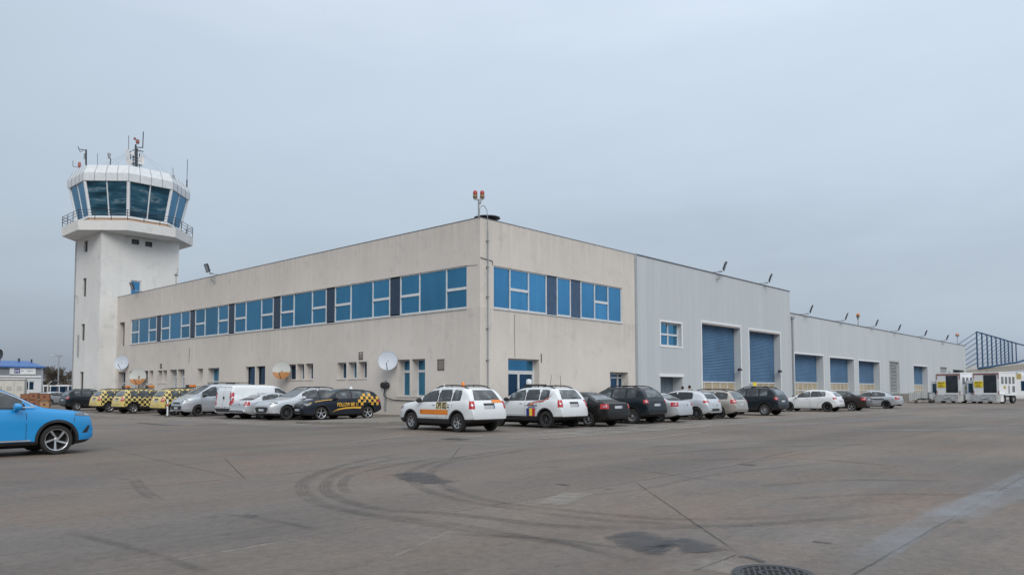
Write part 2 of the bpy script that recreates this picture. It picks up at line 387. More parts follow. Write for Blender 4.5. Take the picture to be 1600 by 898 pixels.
# window: frame bars + panes; cols = list of (width, 'f'|'s'), 's' has a transom
def make_window(parent, o, u, w, a, b, c, d, cols, dep, pane, bar=.07, tr=.5, name='window', trbar=.16, frame=None, glassname='pane'):
    o = Vector(o); u = Vector(u); w = Vector(w)
    T = Matrix((( u.x, w.x, 0, o.x), (u.y, w.y, 0, o.y), (0, 0, 1, 0), (0, 0, 0, 1)))
    f = MB(); y0, y1 = dep-.06, dep+.02
    f.box((a, y0, c), (b, y1, c+bar), T=T); f.box((a, y0, d-bar), (b, y1, d), T=T)
    tot = sum(q[0] for q in cols); x = a; panes = []
    f.box((a, y0, c+bar), (a+bar, y1, d-bar), T=T)
    for i, (cw, k) in enumerate(cols):
        x2 = x+cw/tot*(b-a)
        e = bar if i == len(cols)-1 else bar/2
        f.box((x2-e, y0, c+bar), (x2+(0 if i == len(cols)-1 else bar/2), y1, d-bar), T=T)
        l = x+(bar if i == 0 else bar/2); r = x2-e
        if k == 's':
            zm = c+(d-c)*tr
            f.box((l, y0-.02, zm-trbar/2), (r, y1, zm+trbar/2), T=T)
            panes += [(l, r, c+bar, zm-trbar/2), (l, r, zm+trbar/2, d-bar)]
        else: panes.append((l, r, c+bar, d-bar))
        x = x2
    fo = f.build(name, frame or M['frame'], parent)
    for (l, r, z0, z1) in panes:
        # each pane leans a hair differently, as real ones do
        t = random.uniform(-.006, .006); g = MB()
        g.add([(l, dep+t, z0), (r, dep-t, z0), (r, dep-t+.004, z1), (l, dep+t, z1)], [(0, 1, 2, 3)], T=T)
        p = pane(random.random()) if callable(pane) else pane
        g.build(glassname, p, fo, fix=False)
    return fo

# ------------------------------------------------------------------ vehicles
def interp(pts, s):
    if s <= pts[0][0]: return pts[0][1]
    for (a, p), (b, q) in zip(pts[:-1], pts[1:]):
        if s <= b: 
            t = (s-a)/(b-a) if b > a else 0
            return p+(q-p)*t
    return pts[-1][1]
def smoothf(pts, s, w=.06):
    return sum(interp(pts, s+w*k) for k in (-2, -1, 0, 1, 2))/5
def car_body_bm(S, full=True):
    L, W = S['L'], S['W']; st = []
    n = 60
    for i in range(n+1):
        t = i/n; st.append(L*(.5-.5*cos(pi*t))*.45+L*t*.55)
    st = sorted(set(round(x, 4) for x in st+[.02, .06, L-.02, L-.06]))
    bm = bmesh.new(); rings = []
    tum = S.get('tum', .34)
    for s in st:
        fr = max(0, 1-s/S.get('rf', .75)); rr = max(0, 1-(L-s)/S.get('rr', .5))
        hw = W/2*(1-S.get('pf', .20)*fr**2.2-S.get('pr', .12)*rr**2.2)
        w = .05 if .12 < s < L-.12 else .012
        zt = smoothf(S['top'], s, w); zb = smoothf(S['bot'], s, .03); bl0 = smoothf(S['belt'], s)
        bl = min(bl0, zt-.05); bl = max(bl, zb+.12); g = zt-bl
        hy = zb+(bl-zb)
        q = [(0, zb), (hw*.8, zb), (hw*.95, zb+.03), (hw*.985, zb+.10), (hw*.992, zb+.34*(bl-zb)), (hw*.985, zb+.54*(bl-zb)), (hw*1.0, zb+.70*(bl-zb)), (hw*.978, zb+.84*(bl-zb)),
             (hw*.965, bl-.02), (hw*.945, bl+.005)]
        yb = hw*.94
        for f in (.2, .45, .7, .88): q.append((yb-tum*g*f*(.8+.3*f), bl+g*f*.92+.005*(1-f)))
        yr = yb-tum*g*1.08
        q += [(yr*.96, bl+.90*g), (yr*.86, bl+.955*g), (yr*.6, bl+.985*g), (yr*.3, bl+.997*g), (0, zt)]
        x = L/2-s+S['xo']
        rings.append([(x, y, z) for y, z in q])
    V = []
    for rg in rings:
        left = [bm.verts.new(p) for p in rg]
        right = [bm.verts.new((p[0], -p[1], p[2])) for p in rg[1:-1]]
        V.append(left+right[::-1])
    n = len(V[0])
    for a, b in zip(V[:-1], V[1:]):
        for i in range(n): bm.faces.new((a[i], a[(i+1) % n], b[(i+1) % n], b[i]))
    bm.faces.new(V[0]); bm.faces.new(V[-1][::-1])
    bmesh.ops.recalc_face_normals(bm, faces=bm.faces)
    return bm

def patch(bvh, poly, axis, off, mats, name, parent, res=.09, sgn=1, smooth=60, border=0):
    """a panel laid on the body: poly in (x,z) seen from the side (axis y) or in (y,z) seen from an end (axis x)"""
    bm = bmesh.new()
    vs = [bm.verts.new((a, 0, b)) for a, b in poly]; 
    try: bm.faces.new(vs)
    except ValueError: bm.free(); return None
    xs = [p[0] for p in poly]; zs = [p[1] for p in poly]
    for lo, hi, no, k in ((min(xs), max(xs), (1, 0, 0), 0), (min(zs), max(zs), (0, 0, 1), 2)):
        c = max(1, int((hi-lo)/res))
        for i in range(1, c):
            p = [0, 0, 0]; p[k] = lo+(hi-lo)*i/c
            bmesh.ops.bisect_plane(bm, geom=bm.verts[:]+bm.edges[:]+bm.faces[:], plane_co=p, plane_no=no, dist=1e-5)
    bad = []
    for v in bm.verts:
        a, b = v.co.x, v.co.z
        if axis == 'y': o, d = Vector((a, 3*sgn, b)), Vector((0, -sgn, 0))
        else: o, d = Vector((4*sgn, a, b)), Vector((-sgn, 0, 0))
        h = bvh.ray_cast(o, d)
        if h[0] is None: bad.append(v); continue
        nn = h[1] if h[1].dot(d) < 0 else -h[1]
        v.co = h[0]+nn*off
    bmesh.ops.delete(bm, geom=bad, context='VERTS')
    if not bm.faces: bm.free(); return None
    bmesh.ops.recalc_face_normals(bm, faces=bm.faces)
    f0 = max(bm.faces, key=lambda f: f.calc_area())
    want = Vector((0, sgn, 0)) if axis == 'y' else Vector((sgn, 0, 0))
    if f0.normal.dot(want) < 0: bmesh.ops.reverse_faces(bm, faces=bm.faces)
    # thin edge so that the panel is a real sheet
    me = bpy.data.meshes.new(name); bm.to_mesh(me); bm.free()
    me.materials.append(mats); me.shade_smooth()
    return link(name, me, parent)

def wrap(bvh, cx, cy, a0, a1, z0, z1, off, mt, name, parent, shape=None, n=9, m=4):
    """a lamp wrapped round a body corner: rays from all angles a0..a1 (degrees, 0 = straight ahead) towards (cx, cy)"""
    mb = MB(); vs = []
    for i in range(n+1):
        a = R(a0+(a1-a0)*i/n)
        lo, hi = (z0, z1) if shape is None else shape(i/n, z0, z1)
        for j in range(m+1):
            z = lo+(hi-lo)*j/m
            d = Vector((cos(a), sin(a), 0)); o = Vector((cx, cy, z))+d*3
            h = bvh.ray_cast(o, -d)
            if h[0] is None: return None
            nn = h[1] if h[1].dot(d) > 0 else -h[1]
            vs.append(h[0]+nn*off)
    fs = [(i*(m+1)+j, (i+1)*(m+1)+j, (i+1)*(m+1)+j+1, i*(m+1)+j+1) for i in range(n) for j in range(m)]
    mb.add(vs, fs); return mb.build(name, mt, parent, smooth=60)

def make_wheel(parent, x, y, r, side, rimmat, spokes=5, wid=.215, twist=0, rr=.66, part='wheel'):
    """tyre lathe with the rim as a sub-part; side = +1 left, -1 right"""
    w = wid/2; R0 = r*rr
    prof = [(R0, -w*.8), (R0*1.06, -w), (r*.93, -w), (r*.985, -w*.8), (r, -w*.45), (r, w*.45), (r*.985, w*.8), (r*.93, w), (R0*1.06, w), (R0, w*.8), (R0*.97, w*.4), (R0*.97, -w*.4), (R0, -w*.8)]
    o = MB().lathe(prof, 28, 'y').build(part, M['tyre'], parent, smooth=40); o.location = (x, y, r)
    b = MB(); sg = side
    # rim lip, dished barrel, hub
    lip = [(R0, w*.82), (R0*.985, w*.9), (R0*.93, w*.84), (R0*.90, w*.3), (R0*.90, -w*.5)]
    b.lathe([(a, h*sg) for a, h in lip], 28, 'y')
    b.lathe([(.001, w*.62*sg), (R0*.14, w*.62*sg), (R0*.20, w*.5*sg), (R0*.22, w*.1*sg)], 16, 'y')
    for k in range(spokes):
        a = 2*pi*k/spokes+.3; 
        for (r0, r1, h0, h1, wd0, wd1) in ((R0*.15, R0*.92, w*.55, w*.72, R0*.17, R0*(.20 if spokes < 7 else .12)),):
            a2 = a+twist
            p0 = Vector((cos(a), 0, sin(a)))*r0; p1 = Vector((cos(a2), 0, sin(a2)))*r1
            t0 = Vector((-sin(a), 0, cos(a)))*wd0/2; t1 = Vector((-sin(a2), 0, cos(a2)))*wd1/2
            vs = []
            for p, t, h in ((p0, t0, h0), (p1, t1, h1)):
                for s2, e in ((-1, 0), (1, 0), (1, -.04), (-1, -.04)): vs.append((p.x+t.x*s2, (h+e)*sg, p.z+t.z*s2))
            b.add(vs, [(0, 1, 5, 4), (1, 2, 6, 5), (2, 3, 7, 6), (3, 0, 4, 7), (4, 5, 6, 7), (0, 3, 2, 1)])
    b.build('rim', rimmat, o, smooth=35)
    MB().lathe([(.001, -w*.25*sg), (R0*.62, -w*.25*sg), (R0*.62, -w*.45*sg), (R0*.91, -w*.45*sg)], 20, 'y').build('brake_disc', M['hub'], o)
    return o

def text_pts(txt, size, bold=0.0):
    cu = bpy.data.curves.new('t', 'FONT'); cu.body = txt; cu.size = size; cu.resolution_u = 3; cu.offset = bold
    o = bpy.data.objects.new('t', cu); C.objects.link(o)
    dg = bpy.context.evaluated_depsgraph_get(); e = o.evaluated_get(dg); me = e.to_mesh()
    v = [tuple(p.co) for p in me.vertices]; f = [tuple(p.vertices) for p in me.polygons]; e.to_mesh_clear()
    bpy.data.objects.remove(o); bpy.data.curves.remove(cu); return v, f

def body_text(bvh, txt, size, x, z, sgn, mt, name, parent, sx=1.0, off=.012, slope=0, bold=0.0, axis='y'):
    v, f = text_pts(txt, size, bold); mb = MB(); vs = []
    for (a, b, _) in v:
        if axis == 'y':
            px = x-a*sx*sgn; pz = z+b+a*slope
            h = bvh.ray_cast(Vector((px, 3*sgn, pz)), Vector((0, -sgn, 0))); 
            vs.append((h[0]+Vector((0, sgn*off, 0))) if h[0] else Vector((px, .9*sgn, pz)))
        else:   # rear face, seen from behind: reads towards -y
            py = x-a*sx
            h = bvh.ray_cast(Vector((-4, py, z+b)), Vector((1, 0, 0)))
            vs.append((h[0]+Vector((-off, 0, 0))) if h[0] else Vector((-2.2, py, z+b)))
    mb.add(vs, f); return mb.build(name, mt, parent, fix=False)

def make_car(name, S, label, cat, col_mat, loc=(0, 0, 0), rz=0, group=None):
    S = dict(S); L, W, wb, fo = S['L'], S['W'], S['wb'], S['fo']; wr = S.get('wr', .33)
    S['xo'] = fo+wb/2-L/2                      # origin midway between the axles
    X = lambda s: L/2-s+S['xo']                # metres behind the nose -> local x
    t = thing(name, label, cat, loc, rz, group)
    bm = car_body_bm(S); bvh = BVHTree.FromBMesh(bm)
    me = bpy.data.meshes.new('body'); bm.to_mesh(me); bm.free()
    me.materials.append(col_mat); me.materials.append(M['hub']); me.materials.append(M['black'])
    o = link('body', me, t)
    ra = wr+S.get('gap', .055); yin = W/2-.30; ax = (wb/2, -wb/2)
    cut = MB()
    for x in ax:
        for s in (1, -1): cut.tube((x, yin*s, wr+.01), (x, (W/2+.3)*s, wr+.01), ra, n=36)
    cu = cut.build('cut', M['hub'], t)
    md = o.modifiers.new('b', 'BOOLEAN'); md.operation = 'DIFFERENCE'; md.object = cu; md.solver = 'EXACT'
    dg = bpy.context.evaluated_depsgraph_get(); e = o.evaluated_get(dg); nm = bpy.data.meshes.new_from_object(e, depsgraph=dg)
    o.modifiers.clear(); o.data = nm; bpy.data.meshes.remove(me); cm = cu.data; bpy.data.objects.remove(cu); bpy.data.meshes.remove(cm)
    clad = S.get('clad', 0)
    if clad:                                    # black lower cladding is a part of its own
        b2 = bmesh.new(); b2.from_mesh(nm)
        bmesh.ops.bisect_plane(b2, geom=b2.verts[:]+b2.edges[:]+b2.faces[:], plane_co=(0, 0, clad), plane_no=(0, 0, 1), dist=1e-5)
        b3 = b2.copy()
        bmesh.ops.delete(b2, geom=[f for f in b2.faces if f.calc_center_median().z < clad], context='FACES')
        bmesh.ops.delete(b3, geom=[f for f in b3.faces if f.calc_center_median().z >= clad], context='FACES')
        b2.to_mesh(nm); b2.free(); m3 = bpy.data.meshes.new('lower_cladding'); b3.to_mesh(m3); b3.free()
        m3.materials.append(M['black']); m3.shade_smooth(); m3.set_sharp_from_angle(angle=R(40)); link('lower_cladding', m3, t)
        for p in m3.polygons: p.material_index = 0
    for p in nm.polygons:
        c = p.center
        for x in ax:
            d = math.hypot(c.x-x, c.z-wr-.01)
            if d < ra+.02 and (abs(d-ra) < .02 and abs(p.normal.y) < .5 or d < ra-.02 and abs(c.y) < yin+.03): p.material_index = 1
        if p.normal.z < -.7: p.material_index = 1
    nm.shade_smooth(); nm.set_sharp_from_angle(angle=R(38))
    belt = lambda s: smoothf(S['belt'], s); top = lambda s: smoothf(S['top'], s)
    # side glass and doors
    for sg in (1, -1):
        for (a, b, *sl) in S['win']:
            lean = sl[0] if sl else 0
            lo = []; hi = []; N = 8
            for i in range(N+1):
                s = a+(b-a)*i/N
                z0 = belt(s)+.045; z1 = belt(s)+(top(s)-belt(s))*S.get('wtop', .80)
                if z1 < z0+.03: z1 = z0+.03
                lo.append((s, z0)); hi.append((s+lean*(z1-z0), z1))
            P = [(X(s), z) for s, z in lo]+[(X(s), z) for s, z in hi[::-1]]
            wn = patch(bvh, P, 'y', .007, S.get('glass', M['carglass']), 'side_window', t, .12, sg)
            if wn:
                zc = sum(p[1] for p in P)/len(P); xc = sum(p[0] for p in P)/len(P)
                Q = [(xc+(x-xc)*1.05+(.022 if x > xc else -.022), zc+(z-zc)*1.06+(.018 if z > zc else -.018)) for x, z in P]
                patch(bvh, Q, 'y', .003, M['black'], 'window_seal', wn, .12, sg)
        sill = max(clad, S['bot'][2][1] if len(S['bot']) > 2 else .25)+.05
        for (a, b, lo_a, lo_b) in S['doors']:
            P = [(a, belt(a)+.0), (b, belt(b)+.0), (b, (belt(b)+sill)/2+.08), (lo_b, (belt(b)+sill)/2-.06), (lo_b, sill), (lo_a, sill), (a, (belt(a)+sill)/2)]
            P = [(X(s), z) for s, z in P]
            xc = sum(p[0] for p in P)/len(P); zc = sum(p[1] for p in P)/len(P)
            d = patch(bvh, P, 'y', .0055, col_mat, 'door', t, .12, sg)
            Q = [(x+(.012 if x > xc else -.012), z+(.010 if z > zc else -.012)) for x, z in P]
            patch(bvh, Q, 'y', .002, M['black'], 'door_gap', d, .12, sg)
            hx = X(b-.18 if b < L*.75 else b-.2); hz = belt(b)-.10
            h = bvh.ray_cast(Vector((hx, 3*sg, hz)), Vector((0, -sg, 0)))
            if h[0]:
                y = h[0].y; MB().box((hx-.09, y-.002*sg, hz-.014), (hx+.09, y+.035*sg, hz+.014)).build('handle', S.get('handle', col_mat), d)
        # wheel arch trim
        if S.get('arch'):
            for x in ax:
                mb = MB(); vs = []; n = 22
                for i in range(n+1):
                    a = R(-8+196*i/n)
                    for rr_ in (ra-.004, ra+S['arch']):
                        px, pz = x+rr_*cos(a), max(wr+.01+rr_*sin(a), .24)
                        h = bvh.ray_cast(Vector((px, 3*sg, pz)), Vector((0, -sg, 0)))
                        y = h[0].y if h[0] and abs(h[0].y) > W*.3 else W/2*.96*sg
                        vs.append((px, y+.014*sg, pz))
                mb.add(vs, [(2*i, 2*i+1, 2*i+3, 2*i+2) for i in range(n)]); mb.build('wheel_arch_trim', S.get('archmat', M['black']), t, smooth=60)
        # mirror
        ms = S['mir']; mz = belt(ms)+.07; h = bvh.ray_cast(Vector((X(ms), 3*sg, mz-.08)), Vector((0, -sg, 0)))
        if h[0]:
            y = h[0].y; k = MB()
            prof = [(0, .0, 1), (.04, .09, 1), (.10, .11, .9), (.15, .07, .7)]
            vs = []
            for (dx, hh, _) in [(-.06, .05, 1), (-.05, .085, 1), (.02, .09, 1), (.07, .075, 1), (.10, .04, 1)]:
                for a in range(10):
                    q = 2*pi*a/10
                    vs.append((X(ms)+dx, y+sg*(.13+.105*cos(q)*(.6+hh*4.5)), mz+hh*sin(q)))
            fs = [(i*10+a, i*10+(a+1) % 10, i*10+10+(a+1) % 10, i*10+10+a) for i in range(4) for a in range(10)]+[tuple(range(9, -1, -1)), tuple(range(40, 50))]
            k.add(vs, fs); k.tube((X(ms)+.02, y-.03*sg, mz-.04), (X(ms)+.02, y+.09*sg, mz-.02), .025)
            k.build('mirror', S.get('mirmat', col_mat), t, smooth=50)
    # windscreen, rear window
    for key, nm_, sg in (('ws', 'windscreen', 1), ('rw', 'rear_window', -1)):
        if key in S:
            z0, z1, w0, w1 = S[key][:4]
            P = [(-w0, z0), (w0, z0), (w0-.02, z0+.05), (w1, z1-.03), (w1-.05, z1), (-w1+.05, z1), (-w1, z1-.03), (-w0+.02, z0+.05)]
            g = patch(bvh, P, 'x', .008, M['carglass'] if key == 'ws' else S.get('glass', M['carglass']), nm_, t, .10, sg)
            if g:
                Q = [(x*1.035, z+(.018 if z > (z0+z1)/2 else -.018)) for x, z in P]
                patch(bvh, Q, 'x', .003, M['black'], 'window_seal', g, .10, sg)
                wx = bvh.ray_cast(Vector((4*sg, .05, z0+.03)), Vector((-sg, 0, 0)))[0]
                if sg < 0 and wx and S.get('wiper', 1): MB().path([wx+Vector((-.02, .0, -.02)), wx+Vector((-.01, -w0*.62, .04))], .010).build('wiper', M['black'], t)
    # lights
    fx, fy = X(.55), W/2-.45
    for sg in (1, -1):
        a0, a1, z0, z1 = S['hl']; k = wrap(bvh, fx, fy*sg, a0*sg, a1*sg, z0, z1, .007, M['lamphouse'], 'headlight', t, S.get('hlshape', lambda u, lo, hi: (lo+(hi-lo)*.45*u, hi-(hi-lo)*.05*u)))
        if k: wrap(bvh, fx, fy*sg, (a0+(a1-a0)*.12)*sg, (a0+(a1-a0)*.5)*sg, z0+(z1-z0)*.34, z0+(z1-z0)*.78, .012, M['lamp'], 'lamp_lens', k)
        a0, a1, z0, z1 = S['tl']; rx = X(L-.5)
        k = wrap(bvh, rx, (W/2-.42)*sg, 180-a0*sg, 180-a1*sg, z0, z1, .008, M['red'], 'tail_light', t, S.get('tlshape'))
        if k and S.get('tlwhite', 1): wrap(bvh, rx, (W/2-.42)*sg, 180-(a0+(a1-a0)*.25)*sg, 180-(a0+(a1-a0)*.7)*sg, z0+(z1-z0)*.38, z0+(z1-z0)*.58, .012, M['lamp'], 'reversing_lamp', k)
    # grille and plates
    if 'gr' in S:
        z0, z1, w_ = S['gr']; patch(bvh, [(-w_, z0), (w_, z0), (w_*1.1, z1), (-w_*1.1, z1)], 'x', .007, M['black'], 'grille', t, .1, 1)
    if 'gr2' in S:
        z0, z1, w_ = S['gr2']; patch(bvh, [(-w_, z0), (w_, z0), (w_*1.15, z1), (-w_*1.15, z1)], 'x', .006, M['black'], 'lower_grille', t, .1, 1)
    for sg, z in ((1, S.get('pzf', .5)), (-1, S['pzr'])):
        hs = [bvh.ray_cast(Vector((4*sg, yy, z+dz)), Vector((-sg, 0, 0)))[0] for yy in (-.2, 0, .2) for dz in (-.05, .05)]
        hs = [h for h in hs if h]
        if hs:
            x = max(h.x*sg for h in hs)*sg
            pl = MB().box((x-.01*sg, -.26, z-.055), (x+.012*sg, .26, z+.055)).build('number_plate', M['plate'], t)
            MB().box((x+.010*sg, sg*.215-.022, z-.05), (x+.014*sg, sg*.215+.022, z+.05)).build('plate_band', M['bluetag'], pl)
    if 'bar' in S:   # trim bar above the rear plate
        z, w_, h_ = S['bar']; patch(bvh, [(-w_, z-h_), (w_, z-h_), (w_, z+h_), (-w_, z+h_)], 'x', .012, S.get('barmat', M['black']), 'tailgate_trim', t, .2, -1)
    if S.get('rails'):
        a, b = S['rails']
        for sg in (1, -1):
            pts = []
            for i in range(9):
                s = a+(b-a)*i/8; e = min(i, 8-i)
                h = bvh.ray_cast(Vector((X(s), W*.30*sg, 4)), Vector((0, 0, -1)))[0]
                pts.append(h+Vector((0, 0, .0 if e == 0 else (.055 if e == 1 else .07))))
            rl = MB()
            for p, q in zip(pts[:-1], pts[1:]):
                rl.tube(p, q, .024, n=8)
            rl.tube(pts[4]-Vector((0, 0, .08)), pts[4], .02)
            rl.build('roof_rail', S.get('railmat', M['black']), t, smooth=50)
    for x in ax:
        for sg in (1, -1):
            make_wheel(t, x, (W/2-.135)*sg, wr, sg, S.get('rim', M['rim']), S.get('spokes', 5), twist=S.get('twist', 0), rr=S.get('rr_', .66))
    # under-body pieces that show below the sills
    MB().box((X(.9), -W*.3, .17), (X(L-.9), W*.3, .30)).tube((X(L-.6), -.45, .25), (X(L-.12), -.45, .25), .035).build('underbody', M['hub'], t)
    MB().tube((X(S.get('ant', L*.72)), 0, top(S.get('ant', L*.72))-.03), (X(S.get('ant', L*.72)+.06), 0, top(S.get('ant', L*.72))+.10), .012, .004).build('aerial', M['black'], t)
    return t, bvh, X

SUV = dict(L=4.32, W=1.84, wb=2.67, fo=.84, wr=.343, gap=.06, clad=.47,
    top=[(0, .60), (.02, .74), (.06, .86), (.14, .95), (.35, 1.02), (.8, 1.08), (1.12, 1.12), (1.22, 1.16), (1.55, 1.38), (1.92, 1.58), (2.2, 1.63), (2.9, 1.65), (3.5, 1.62), (3.82, 1.57), (3.93, 1.50), (4.12, 1.22), (4.2, 1.08), (4.27, .98), (4.30, .8), (4.32, .62)],
    bot=[(0, .40), (.12, .30), (.4, .25), (3.7, .26), (4.1, .34), (4.32, .44)],
    belt=[(0, .8), (.5, .97), (1.3, 1.06), (3, 1.10), (3.9, 1.13), (4.32, 1.0)], tum=.30,
    win=[(1.52, 2.34, .0), (2.46, 3.10, .0), (3.22, 3.62, .05)], doors=[(1.33, 2.40, 1.30, 2.40), (2.41, 3.22, 2.41, 2.96)], mir=1.48,
    ws=(1.17, 1.57, .68, .55), rw=(1.17, 1.50, .62, .50), hl=(10, 62, .76, .93), tl=(26, 50, .84, 1.12), gr=(.70, .84, .38), gr2=(.45, .60, .5), pzf=.55, pzr=.90, bar=(1.0, .27, .035),
    rails=(1.95, 3.75), arch=.055, spokes=6, rr_=.60, mirmat=M['black'], pf=.16, pr=.10, rf=.6, rr=.4)
SUV2 = dict(SUV, tl=(26, 54, .92, 1.07), bar=(.99, .20, .02), win=[(1.50, 2.34, .0), (2.44, 3.12, .0), (3.22, 3.66, .08)], spokes=9, pzr=.84)
SEDAN = dict(L=4.55, W=1.78, wb=2.65, fo=.92, wr=.318, gap=.04,
    top=[(0, .50), (.03, .60), (.10, .68), (.3, .75), (.8, .84), (1.15, .91), (1.28, .95), (1.7, 1.18), (2.08, 1.37), (2.5, 1.43), (2.95, 1.42), (3.35, 1.33), (3.7, 1.16), (3.98, 1.03), (4.2, 1.01), (4.42, .99), (4.50, .92), (4.53, .7), (4.55, .50)],
    bot=[(0, .30), (.15, .22), (.4, .19), (3.9, .20), (4.3, .26), (4.55, .34)],
    belt=[(0, .6), (.6, .80), (1.3, .88), (3, .94), (3.9, .96), (4.55, .9)], tum=.46,
    win=[(1.62, 2.45), (2.53, 3.22), (3.27, 3.50)], doors=[(1.32, 2.49, 1.32, 2.49), (2.50, 3.45, 2.50, 3.12)], mir=1.55,
    ws=(.95, 1.37, .66, .50), rw=(1.03, 1.36, .62, .48), hl=(8, 60, .60, .73), tl=(22, 66, .74, .93), gr=(.55, .68, .32), gr2=(.30, .42, .5), pzf=.42, pzr=.80, spokes=7, wiper=0, pf=.2, pr=.14, rr=.5)
HATCH = dict(SEDAN, L=4.06, W=1.75, wb=2.59, fo=.80, wr=.318,
    top=[(0, .52), (.03, .64), (.12, .74), (.4, .84), (.8, .92), (1.0, .97), (1.12, 1.02), (1.5, 1.26), (1.85, 1.43), (2.3, 1.50), (2.9, 1.48), (3.35, 1.42), (3.6, 1.36), (3.72, 1.26), (3.88, 1.04), (3.98, .93), (4.03, .75), (4.06, .52)],
    bot=[(0, .30), (.15, .22), (.4, .19), (3.5, .20), (3.85, .28), (4.06, .36)],
    belt=[(0, .66), (.5, .85), (1.2, .93), (2.6, .99), (3.5, 1.06), (4.06, .95)], tum=.40,
    win=[(1.45, 2.22), (2.32, 2.95), (3.0, 3.25)], doors=[(1.22, 2.26, 1.22, 2.26), (2.27, 3.1, 2.27, 2.75)], mir=1.38,
    ws=(1.02, 1.43, .66, .52), rw=(1.07, 1.37, .56, .48), hl=(10, 64, .66, .80), tl=(16, 64, .86, .98), pzr=.72, pzf=.45, ant=3.3, wiper=1, pr=.14)
WAGON = dict(SEDAN, L=4.52, W=1.75, wb=2.70, fo=.88, wr=.318,
    top=[(0, .50), (.03, .62), (.12, .72), (.4, .80), (.9, .90), (1.12, .96), (1.25, 1.0), (1.65, 1.25), (2.0, 1.42), (2.5, 1.50), (3.5, 1.49), (3.95, 1.44), (4.08, 1.38), (4.22, 1.18), (4.36, .99), (4.46, .93), (4.50, .75), (4.52, .5)],
    bot=[(0, .30), (.15, .22), (.4, .19), (3.95, .20), (4.3, .28), (4.52, .36)],
    belt=[(0, .66), (.6, .84), (1.3, .92), (3, .97), (4.1, 1.0), (4.52, .93)], tum=.36,
    win=[(1.62, 2.42), (2.50, 3.25), (3.33, 4.0)], doors=[(1.35, 2.46, 1.35, 2.46), (2.47, 3.35, 2.47, 3.0)], mir=1.5,
    ws=(1.0, 1.43, .64, .50), rw=(1.02, 1.38, .60, .52), hl=(10, 62, .62, .76), tl=(24, 62, .80, 1.0), pzr=.74, rails=(1.95, 3.95), ant=3.7, wiper=1)
CROSS = dict(SUV, L=4.46, W=1.84, wb=2.68, fo=.93, wr=.345, clad=.34,
    top=[(0, .62), (.02, .72), (.07, .82), (.2, .91), (.5, .98), (1.0, 1.05), (1.25, 1.10), (1.42, 1.18), (1.8, 1.41), (2.15, 1.57), (2.5, 1.62), (3.1, 1.60), (3.6, 1.56), (4.0, 1.49), (4.12, 1.41), (4.3, 1.15), (4.38, 1.02), (4.44, .8), (4.46, .6)],
    bot=[(0, .36), (.12, .26), (.4, .22), (3.7, .24), (4.2, .34), (4.46, .46)],
    belt=[(0, .76), (.6, .93), (1.4, 1.04), (3, 1.08), (4.0, 1.14), (4.46, 1.0)], tum=.42,
    win=[(1.78, 2.62), (2.70, 3.35), (3.42, 3.80, .08)], doors=[(1.5, 2.65, 1.5, 2.65), (2.66, 3.5, 2.66, 3.12)], mir=1.70,
    ws=(1.15, 1.56, .70, .54), rw=(1.16, 1.42, .58, .48), hl=(12, 66, .74, .86), tl=(14, 62, .90, 1.02), gr=(.58, .80, .48), gr2=(.38, .52, .5), pzf=.52, pzr=.80, rails=None, arch=.045, spokes=5, ant=3.7, rr_=.72, pf=.2)
CROSS.pop('bar')
VANB = dict(L=4.90, W=1.92, wb=3.10, fo=.95, wr=.335, gap=.05,
    top=[(0, .66), (.03, .84), (.10, .95), (.35, 1.10), (.72, 1.24), (.9, 1.33), (1.3, 1.60), (1.72, 1.85), (2.0, 1.93), (2.6, 1.96), (4.2, 1.96), (4.68, 1.93), (4.78, 1.86), (4.84, 1.5), (4.88, 1.0), (4.90, .52)],
    bot=[(0, .34), (.15, .26), (.4, .24), (4.3, .26), (4.7, .30), (4.90, .36)],
    belt=[(0, .9), (.5, 1.04), (1.0, 1.16), (2.2, 1.20), (4.9, 1.20)], tum=.17, wtop=.78,
    win=[(1.22, 2.05)], doors=[(1.1, 2.12, 1.15, 2.12)], mir=1.25,
    ws=(1.34, 1.84, .78, .66), hl=(12, 62, .84, 1.06), tl=(20, 50, .72, 1.42), gr=(.74, .84, .42), gr2=(.40, .62, .62), pzf=.50, pzr=.62, spokes=0, ant=1.9, rim=M['rimdark'], mirmat=M['black'], pf=.24, pr=.05, rf=1.0, rr=.3, wiper=0, tlwhite=1)
VANC = dict(VANB, L=4.75, wb=3.05, fo=.85)
VANC['top'] = [(0, .62), (.03, .78), (.10, .88), (.35, 1.0), (.80, 1.12), (1.0, 1.22), (1.4, 1.50), (1.8, 1.76), (2.1, 1.83), (2.6, 1.85), (4.1, 1.85), (4.55, 1.82), (4.63, 1.74), (4.69, 1.4), (4.73, .9), (4.75, .52)]

PAINT = dict(white=paint('white_car_paint', (.72, .75, .78)), black=paint('black_car_paint', (.006, .006, .007), dirt=.06), navy=paint('navy_car_paint', (.006, .013, .020), dirt=.06),
    silver=paint('silver_car_paint', (.50, .53, .57), .55), lightsilver=paint('light_silver_paint', (.56, .59, .63), .4), beige=paint('champagne_paint', (.44, .41, .37), .5),
    blue=paint('bright_blue_paint', (.0, .265, .63), .0, .03), dark=paint('dark_brown_paint', (.022, .016, .016), dirt=.06), night=paint('midnight_wrap', (.006, .013, .026), dirt=.1))
CHECK = checker_paint()

def beacon_bar(t, x, z, w=.5, two=True):
    b = MB().box((x-.12, -w, z), (x+.12, w, z+.06)).build('light_bar_base', M['black'], t)
    a = MB().prism([(x-.11, .02), (x+.11, .02), (x+.11, w), (x-.11, w)], z+.062, z+.20).build('beacon', M['darksteel'] if two else M['orange'], b)
    MB().prism([(x-.11, -w), (x+.11, -w), (x+.11, -.02), (x-.11, -.02)], z+.062, z+.20).build('beacon', M['orange'], b)

